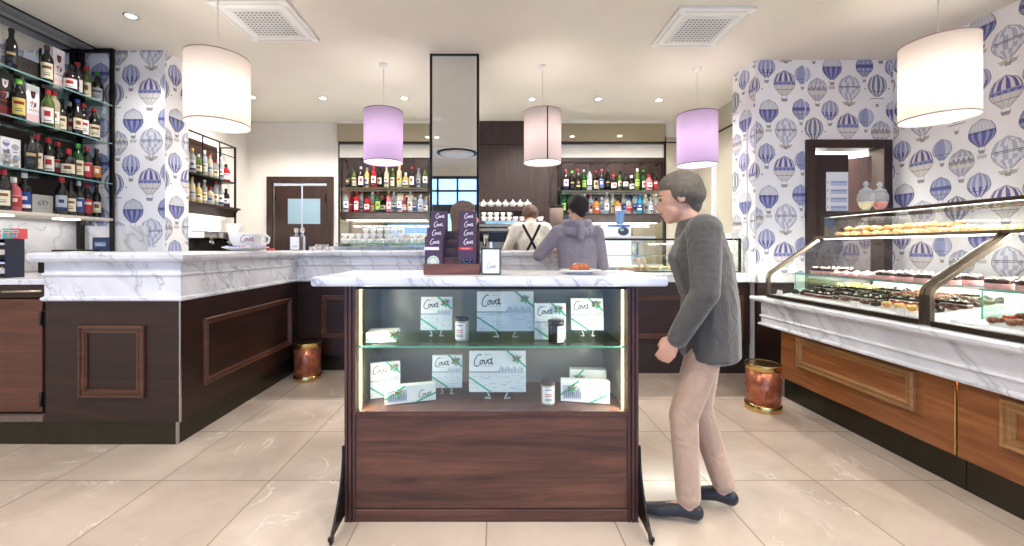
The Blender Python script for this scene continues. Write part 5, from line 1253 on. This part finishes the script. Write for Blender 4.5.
# apothecary jars on the upper case
def sweetjar(x, y, cmat, label, cols):
    z = 1.579; r = empty('sweet_jar', (x,y,z), label, 'jar', None)
    MB().lathe([(.038,0),(.040,.006),(.022,.016),(.024,.022),(.044,.05),(.056,.09),(.058,.12),(.052,.15),(.040,.162),(.042,.166)],28).build('glass_body', clearglass('apothecary_glass',(214,222,228),.32), r)
    l = MB().lathe([(.044,.167),(.045,.172),(.038,.182),(.016,.196),(.009,.205),(.014,.215),(.020,.228),(.014,.242),(.004,.252),(0,.254)],24).build('lid', clearglass('apothecary_lid',(206,214,220),.5), r)
    MB().lathe([(0,.024),(.020,.025),(.040,.052),(.050,.085),(0,.09)],24).build('sweets', cmat, r)
sweetjar(3.0,3.30,plain('sweets_yellow',(226,206,130),.4,var=.4,scale=90),'glass lidded jar with yellow sweets, on the upper pastry case','y')
sweetjar(3.13,3.32,plain('sweets_red',(226,90,80),.4,var=.4,scale=90),'glass lidded jar with red sweets, on the upper pastry case','r')
# ================================================================ PEOPLE
def remesh(mb, name, mat, voxel, parent=None, smooth=6, shrink=0):
    me = mb.build(name, mat, mesh_only=True); o = bpy.data.objects.new(name, me); COL.objects.link(o)
    m = o.modifiers.new('r','REMESH'); m.mode='VOXEL'; m.voxel_size=voxel; m.use_smooth_shade=True
    s_ = o.modifiers.new('s','SMOOTH'); s_.iterations=smooth; s_.factor=.5
    dg = bpy.context.evaluated_depsgraph_get(); dg.update(); nm = bpy.data.meshes.new_from_object(o.evaluated_get(dg))
    bpy.data.objects.remove(o); bpy.data.meshes.remove(me); nm.name = name
    if not nm.materials: nm.materials.append(mat)
    nm.polygons.foreach_set('use_smooth', [True]*len(nm.polygons))
    q = bpy.data.objects.new(name, nm); COL.objects.link(q)
    if parent is not None: q.parent = parent
    return q
def limb(m, pts, n=10):
    """pts: list of (Vector pos, (rx,ry,rz) or r)"""
    for (a, ra), (b, rb_) in zip(pts, pts[1:]):
        a, b = Vector(a), Vector(b)
        ra = Vector((ra,)*3) if isinstance(ra,(int,float)) else Vector(ra); rb_ = Vector((rb_,)*3) if isinstance(rb_,(int,float)) else Vector(rb_)
        L = (b-a).length; k = max(2, int(L/(min(min(ra),min(rb_))*.45)))
        for i in range(k+1):
            t = i/k; m.ball(a.lerp(b,t), tuple(ra.lerp(rb_,t)), n=14, m=9)
def hand(m, wrist, d, side, up, curl=.5, s=1.0):
    """wrist pos, d pointing direction of fingers, side = thumb side, up = back of the hand"""
    w, d, sd, u = Vector(wrist), Vector(d).normalized(), Vector(side).normalized(), Vector(up).normalized()
    for k in range(5): limb(m, [(w+d*.01*s, .021*s), (w+d*.085*s+sd*(.030-.015*k)*s, .0125*s)])
    for k, L in enumerate((.068,.076,.071,.056)):
        b = w+d*.088*s+sd*(.031-.0205*k)*s; p = [b]; a = 0
        for q, seg in enumerate((.45,.32,.23)):
            a += curl*(.45+.25*q); p.append(p[-1]+(d*math.cos(a)-u*math.sin(a))*L*seg*s)
        limb(m, [(p[0],.0092*s),(p[1],.0086*s),(p[2],.0078*s),(p[3],.0068*s)])
    b = w+d*.025*s+sd*.026*s; limb(m, [(b,.014*s),(b+(sd*.6+d*.7-u*.15)*.032*s,.0105*s),(b+(sd*.65+d*1.35-u*.35)*.036*s,.0085*s),(b+(sd*.5+d*2.0-u*.6)*.036*s,.007*s)])
def person(name_label, loc, yaw, H, J, skin, hairm, top, bottom, shoe, hair='short', topkind='shirt', voxel=.0075, hem=.90, group=None):
    """local frame: faces +Y, right hand +X.  J: joint overrides"""
    k = H/1.75
    j = dict(hipc=(0,0,.93), waist=(0,0,1.06), chest=(0,.0,1.27), neck=(0,-.01,1.47), head=(0,.02,1.62), look=(0,1,0),
             shR=(.185,0,1.42), shL=(-.185,0,1.42), elR=(.25,-.03,1.14), elL=(-.25,-.03,1.14), wrR=(.25,.07,.90), wrL=(-.25,.07,.90),
             hiR=(.09,0,.92), hiL=(-.09,0,.92), knR=(.10,.02,.50), knL=(-.10,.02,.50), anR=(.10,-.02,.09), anL=(-.10,-.02,.09), toeR=(.12,.14,.03), toeL=(-.12,.14,.03), hdR=(0,.1,-1), hdL=(0,.1,-1))
    j.update(J); j = {a: Vector(b)*(1 if a in ('look','hdR','hdL') else k) for a, b in j.items()}
    B = MB(); hd = j['head']; lk = j['look'].normalized(); rt = lk.cross(Vector((0,0,1))).normalized(); up = rt.cross(lk).normalized()
    def hp(a,b,c): return hd+rt*a*k+lk*b*k+up*c*k
    # head oriented: use several balls
    for (a,b,c,r_) in ((0,-.022,.035,.083),(0,-.01,.045,.080),(0,.02,.035,.074),(0,.035,.0,.066),(0,.045,-.04,.056),(0,.055,-.075,.042),(0,.068,-.092,.028),(.02,.03,-.06,.045),(-.02,.03,-.06,.045)): B.ball(hp(a,b,c), r_*k, n=16, m=12)
    for (a,b,c,r_) in ((0,.096,.0,.012),(0,.108,-.018,.014),(0,.114,-.030,.013),(.010,.102,-.033,.010),(-.010,.102,-.033,.010),(0,.098,-.056,.012),(.014,.093,-.056,.010),(-.014,.093,-.056,.010),(0,.094,-.068,.012),(.03,.082,.026,.014),(-.03,.082,.026,.014),(0,.088,.03,.014)): B.ball(hp(a,b,c), r_*k, n=10, m=8)
    for sg in (-1,1):
        for q in range(6): a_ = q*PI/3; B.ball(hp(sg*.079,-.008+.014*math.cos(a_),-.005+.024*math.sin(a_)), .009*k, n=8, m=6)
        B.ball(hp(sg*.076,-.006,-.005), (.007*k,.018*k,.022*k), n=8, m=6)
    limb(B, [(j['neck']-Vector((0,0,.06*k)), .058*k),(j['neck'],.054*k),(hp(0,-.005,-.05),.050*k)])
    limb(B, [(j['hipc'],(.14*k,.095*k,.09*k)),(j['waist'],(.125*k,.085*k,.09*k)),(j['chest'],(.15*k,.10*k,.10*k)),((j['shR']+j['shL'])/2,(.12*k,.075*k,.06*k))])
    for s_ in 'RL':
        limb(B, [(j['sh'+s_],.05*k),(j['el'+s_],.040*k),(j['wr'+s_],.026*k)])
        sg = 1 if s_=='R' else -1; d = j['hd'+s_]; side = j.get('th'+s_, Vector((-sg*.3,1,0))); u = Vector((sg,0,0)) if 'bk'+s_ not in j else j['bk'+s_]/k
        side = (side - d.normalized()*side.dot(d.normalized())); u = u-d.normalized()*u.dot(d.normalized())
        hand(B, j['wr'+s_], d, side, u, .5, k)
        limb(B, [(j['hi'+s_],.082*k),(j['kn'+s_],.052*k),(j['an'+s_],.036*k)]); limb(B, [(j['an'+s_]-Vector((0,0,.03*k)),.034*k),(j['toe'+s_],.026*k)])
    body = remesh(B, 'person', skin, voxel, None, 4)
    body.location = loc; body.rotation_euler = (0,0,yaw); tag(body, name_label, 'person', group)
    # eyes, brows
    for sg in (-1,1):
        MB().ball(hp(sg*.030,.0885,.008), .0095*k, n=10, m=8).build('eye', plain('eye_dark',(40,30,26),.2), body)
        MB().tube([hp(sg*.016,.098,.028),hp(sg*.034,.096,.032),hp(sg*.05,.082,.026)], .0035*k, 6).build('eyebrow', hairm, body)
    MB().tube([hp(-.022,.098,-.062),hp(0,.108,-.0625),hp(.022,.098,-.062)], .003*k, 6).build('mouth', plain('lip',(150,84,78),.5), body)
    # hair
    Hm = MB()
    for (a,b,c,r_) in ((0,-.030,.042,.088),(0,-.015,.058,.084),(0,.018,.062,.074),(0,-.05,.01,.072),(.03,-.02,.03,.068),(-.03,-.02,.03,.068),(.03,.03,.07,.048),(-.03,.03,.07,.048),(0,.05,.075,.045)): Hm.ball(hp(a,b,c), r_*k, n=16, m=12)
    if hair == 'bob':
        for sg in (-1,1): limb(Hm, [(hp(sg*.05,-.02,.03),.05*k),(hp(sg*.062,-.02,-.05),.034*k),(hp(sg*.05,-.03,-.10),.026*k)])
        limb(Hm, [(hp(0,-.06,.0),.055*k),(hp(0,-.065,-.11),.045*k)])
    else: limb(Hm, [(hp(0,-.058,.0),.05*k),(hp(0,-.052,-.05),.040*k)])
    remesh(Hm, 'hair', hairm, voxel, body, 3)
    # top
    T = MB(); puff = {'shirt':1.0,'hoodie':1.16,'coat':1.25}[topkind]
    hz = j['hipc'].lerp(j['waist'], .5) if topkind == 'shirt' else j['hipc']
    tor = [(Vector((j['hipc'].x,j['hipc'].y,hem*k)) if topkind!='shirt' else hz,(.158*k*puff,.112*k*puff,.05*k)),(j['hipc'].lerp(j['waist'],.6),(.150*k*puff,.108*k*puff,.07*k)),(j['waist'],(.145*k*puff,.105*k*puff,.08*k)),(j['chest'],(.172*k*puff**.6,.120*k*puff,.10*k)),((j['shR']+j['shL'])/2+Vector((0,0,-.02*k)),(.135*k,.088*k*puff,.065*k))]
    limb(T, tor)
    limb(T, [(j['neck']+Vector((0,0,-.07*k)),.075*k),(j['neck']+Vector((0,0,-.015*k)),.063*k)])
    for s_ in 'RL':
        limb(T, [((j['shR']+j['shL'])/2+Vector((0,0,.0)),.07*k),(j['sh'+s_],.068*k*puff**.7),(j['el'+s_],.052*k*puff**.8),(j['wr'+s_],.038*k*puff)])
    if topkind == 'hoodie':
        nk = j['neck']
        for q in range(9):
            a_ = PI*(1.0+q/8.0); T.ball(nk+Vector((math.cos(a_)*.095*k, math.sin(a_)*.095*k+.01*k, .0+.010*k*math.sin(a_))), (.045*k,.045*k,.042*k), n=12, m=8)
        for q in range(7):
            a_ = PI*(1.08+q/7.2); T.ball(nk+Vector((math.cos(a_)*.10*k, math.sin(a_)*.085*k-.025*k, -.055*k+.03*k*math.sin(a_))), (.045*k,.04*k,.042*k), n=12, m=8)
        limb(T, [(nk+Vector((0,-.12*k,-.02*k)),.04*k),(nk+Vector((0,-.135*k,-.13*k)),.03*k)])
    tp = remesh(T, {'shirt':'shirt','hoodie':'hoodie','coat':'jacket'}[topkind], top, voxel, body, 5)
    # trousers
    Q = MB(); limb(Q, [(j['hipc']+Vector((0,0,.05*k)),(.145*k,.098*k,.06*k)),(j['hipc']-Vector((0,0,.03*k)),(.145*k,.098*k,.07*k))])
    for s_ in 'RL': limb(Q, [(j['hi'+s_],.088*k),(j['kn'+s_],.068*k),(j['an'+s_]+Vector((0,0,.03*k)),.058*k)])
    remesh(Q, 'trousers', bottom, voxel, body, 5)
    for s_ in 'RL':
        Sh = MB(); an, to = j['an'+s_], j['toe'+s_]; v = (to-an); v.z = 0; v.normalize(); zt2 = to.z-.03*k
        limb(Sh, [(an-v*.035*k+Vector((0,0,-.045*k)),(.036*k,.036*k,.038*k)),(an+v*.03*k+Vector((0,0,-.04*k)),(.038*k,.038*k,.036*k)),(Vector((to.x,to.y,to.z+.004*k))-v*.03*k,(.042*k,.042*k,.028*k)),(Vector((to.x,to.y,to.z))+v*.03*k,(.036*k,.036*k,.022*k))])
        remesh(Sh, 'shoe', shoe, voxel, body, 3)
    return body, tp, j, k
skin = plain('skin',(214,164,138),.5,var=.04,scale=10); dkhair = plain('hair_dark',(34,26,24),.6,var=.3,scale=60); brhair = plain('hair_brown',(96,70,56),.6,var=.3,scale=60)
# hooded man at the bar, seen from behind
hoodm = plain('hoodie_grey',(146,140,152),.85,var=.08,scale=14,sheen=.31)
hb, tp, j, k = person('man in a grey hooded sweatshirt seen from behind, leaning on the bar', (X(577,3.72),3.72,0), 0, 1.80,
  dict(shR=(.165,0,1.385), shL=(-.165,0,1.385), elL=(-.33,.07,1.19), wrL=(-.20,.30,1.235), hdL=(.5,.85,.0), bkL=(0,0,1), thL=(.8,-.4,0), elR=(.225,.0,1.10), wrR=(.17,.20,1.0), hdR=(-.2,1,.3), chest=(0,.02,1.27), head=(.015,.045,1.60), look=(-.35,1,-.08), anL=(-.12,-.05,.09), toeL=(-.15,.1,.03)), skin, dkhair, hoodm, plain('trousers_dark',(50,52,64),.8), plain('shoe_dark',(36,34,34),.5), 'short', 'hoodie', hem=.90)
# barista
shirt = plain('shirt_cream',(222,214,198),.8,var=.05,scale=14,sheen=.31)
bb, tp2, j2, k2 = person('barista in cream shirt with crossed dark braces, seen from behind', (X(531,4.98),4.98,0), 0, 1.90,
  dict(elR=(.27,.02,1.17), wrR=(.20,.27,1.12), hdR=(-.1,1,0), elL=(-.27,.02,1.17), wrL=(-.20,.27,1.12), hdL=(.1,1,0), head=(0,.10,1.55), look=(-.2,1,-.45), shR=(.165,0,1.41), shL=(-.165,0,1.41)), skin, brhair, shirt, plain('trousers_black',(34,34,38),.8), plain('shoe_dark',(36,34,34),.5), 'short', 'shirt')
def strap(a, b, nm='brace'):
    m = MB(); n = 26; w_ = .015; a, b = Vector(a), Vector(b); dv = (b-a).normalized(); sd = Vector((dv.z,0,-dv.x))
    vs = []
    for i in range(n+1):
        p = a.lerp(b, i/n); p.y = -.35
        vs += [p-sd*w_, p+sd*w_]
    m.add(vs, [(2*i,2*i+1,2*i+3,2*i+2) for i in range(n)], 0, smooth=True); o = m.build('tmp', blackm); o.location = bb.location
    s_ = o.modifiers.new('w','SHRINKWRAP'); s_.target = tp2; s_.wrap_method='PROJECT'; s_.use_project_y=True; s_.use_project_z=False; s_.use_positive_direction=True; s_.use_negative_direction=False; s_.offset=.004; s_.wrap_mode='ABOVE_SURFACE'
    t_ = o.modifiers.new('t','SOLIDIFY'); t_.thickness=.003
    bpy.context.view_layer.update(); dg = bpy.context.evaluated_depsgraph_get(); dg.update(); me = bpy.data.meshes.new_from_object(o.evaluated_get(dg)); bpy.data.objects.remove(o)
    link(nm, me, bb)
strap((-.105,0,1.45*k2),(.10,0,1.08*k2)); strap((.105,0,1.45*k2),(-.10,0,1.08*k2))
# walking figure by the kiosk
coat = plain('jacket_taupe',(80,76,70),.8,var=.08,scale=10,sheen=.31); chino = plain('trousers_beige',(190,158,132),.85,var=.05,scale=10,sheen=.31)
wb_, tp3, j3, k3 = person('person in dark taupe jacket, beige trousers and black shoes walking past the kiosk', (1.04,1.98,0), math.radians(68), 1.72,
  dict(chest=(0,.045,1.26), neck=(0,.085,1.44), head=(0,.13,1.565), look=(.1,1,-.18), shR=(.19,.04,1.39), shL=(-.19,.04,1.39), elR=(.25,-.05,1.11), wrR=(.24,.02,.86), hdR=(0,.25,-1), elL=(-.25,.04,1.12), wrL=(-.21,.15,.90), hdL=(.15,.6,-1),
       knR=(.09,.04,.49), anR=(.09,-.07,.10), toeR=(.11,.08,.03), knL=(-.09,.12,.50), anL=(-.09,.10,.09), toeL=(-.11,.26,.03)), skin, plain('hair_greybrown',(104,94,82),.7,var=.2,scale=50), coat, chino, plain('shoe_black',(38,38,42),.45), 'short', 'coat', hem=.80)
# customer behind the chocolate stand
cb, tp4, j4, k4 = person('person with grey-brown hair standing behind the chocolate stand', (X(462,3.25),3.25,0), math.radians(-80), 1.66,
  dict(elR=(.20,.0,1.14), elL=(-.20,.0,1.14), shR=(.17,0,1.40), shL=(-.17,0,1.40), wrR=(.18,.10,.92), wrL=(-.18,.10,.92)), skin, plain('hair_ash',(110,88,76),.7,var=.2,scale=50), plain('coat_grey',(96,90,92),.8), plain('trousers_dark',(50,52,64),.8), plain('shoe_dark',(36,34,34),.5), 'bob', 'coat', hem=.85)
# ================================================================ CAMERA, WORLD, LIGHT
cam = bpy.data.cameras.new('camera'); co = bpy.data.objects.new('camera', cam); COL.objects.link(co)
co.location = (0,0,CZ); co.rotation_euler = (PI/2,0,0); cam.sensor_width = 36; cam.sensor_fit = 'HORIZONTAL'; cam.lens = 36*F/1024
cam.shift_x = (512-CX)/1024; cam.shift_y = -(273-HZ)/1024; cam.clip_start = .05
sc = bpy.context.scene; sc.camera = co
w = bpy.data.worlds.new('world'); sc.world = w; w.use_nodes = True
w.node_tree.nodes['Background'].inputs[0].default_value = (.30,.53,1,1); w.node_tree.nodes['Background'].inputs[1].default_value = 1.5
def area(x,y,z,sx,sy,e,rot,col=(1,1,1),name='strip_light',portal=False):
    l = bpy.data.lights.new(name,'AREA'); l.shape='RECTANGLE'; l.size=sx; l.size_y=sy; l.energy=e; l.color=col
    o = bpy.data.objects.new(name,l); COL.objects.link(o); o.location=(x,y,z); o.rotation_euler=rot
    if portal: l.cycles.is_portal = True
    return o
area(0.05,-1.9,1.5,7.6,3.0,1,(PI/2,0,0),name='daylight_portal',portal=True)
W1 = (1,.95,.86)
for a in (lx0, lx1):      # kiosk light strips
    s_ = 1 if a == lx0 else -1
    for z_ in (.67,.96): area(a+s_*.008,ky0+.024,z_,.27,.012,.7,(0,-s_*PI/2,0),(1,.95,.82),'kiosk_strip_light')
area(2.885,2.93,1.36,.03,1.2,14,(0,.25,0),W1,'case_light'); area(2.885,1.55,1.36,.03,1.3,12,(0,.25,0),W1,'case_light')
area(2.915,2.2,1.555,.03,2.5,7,(0,-.5,0),W1,'case_light')
area(1.85,4.6,1.375,1.4,.05,8,(0,0,0),W1,'case_light')
area(2.478,2.0,.594,.03,2.6,32,(0,.3,0),(1,.86,.60),'counter_strip_light')
area(-3.84,3.1,1.528,.05,1.5,.7,(0,0,0),W1,'shelf_light')
area(-3.66,4.9,1.675,.05,1.2,1.2,(0,0,0),W1,'shelf_light')
for a,b in ((RU1[0],RU1[1]),(RU2[0],RU2[1])):
    area((a+b)/2,5.99,Z(223,5.9)-.03,b-a-.1,.05,9,(0,0,0),(1,.97,.92),'shelf_light')
area(3.6,4.9,2.75,.8,.8,30,(0,0,0),(1,1,1),'storeroom_light')
sc.view_settings.view_transform = 'Standard'; sc.view_settings.look = 'None'; sc.view_settings.gamma = 1; sc.view_settings.use_curve_mapping = False
sc.view_settings.exposure = 1.28
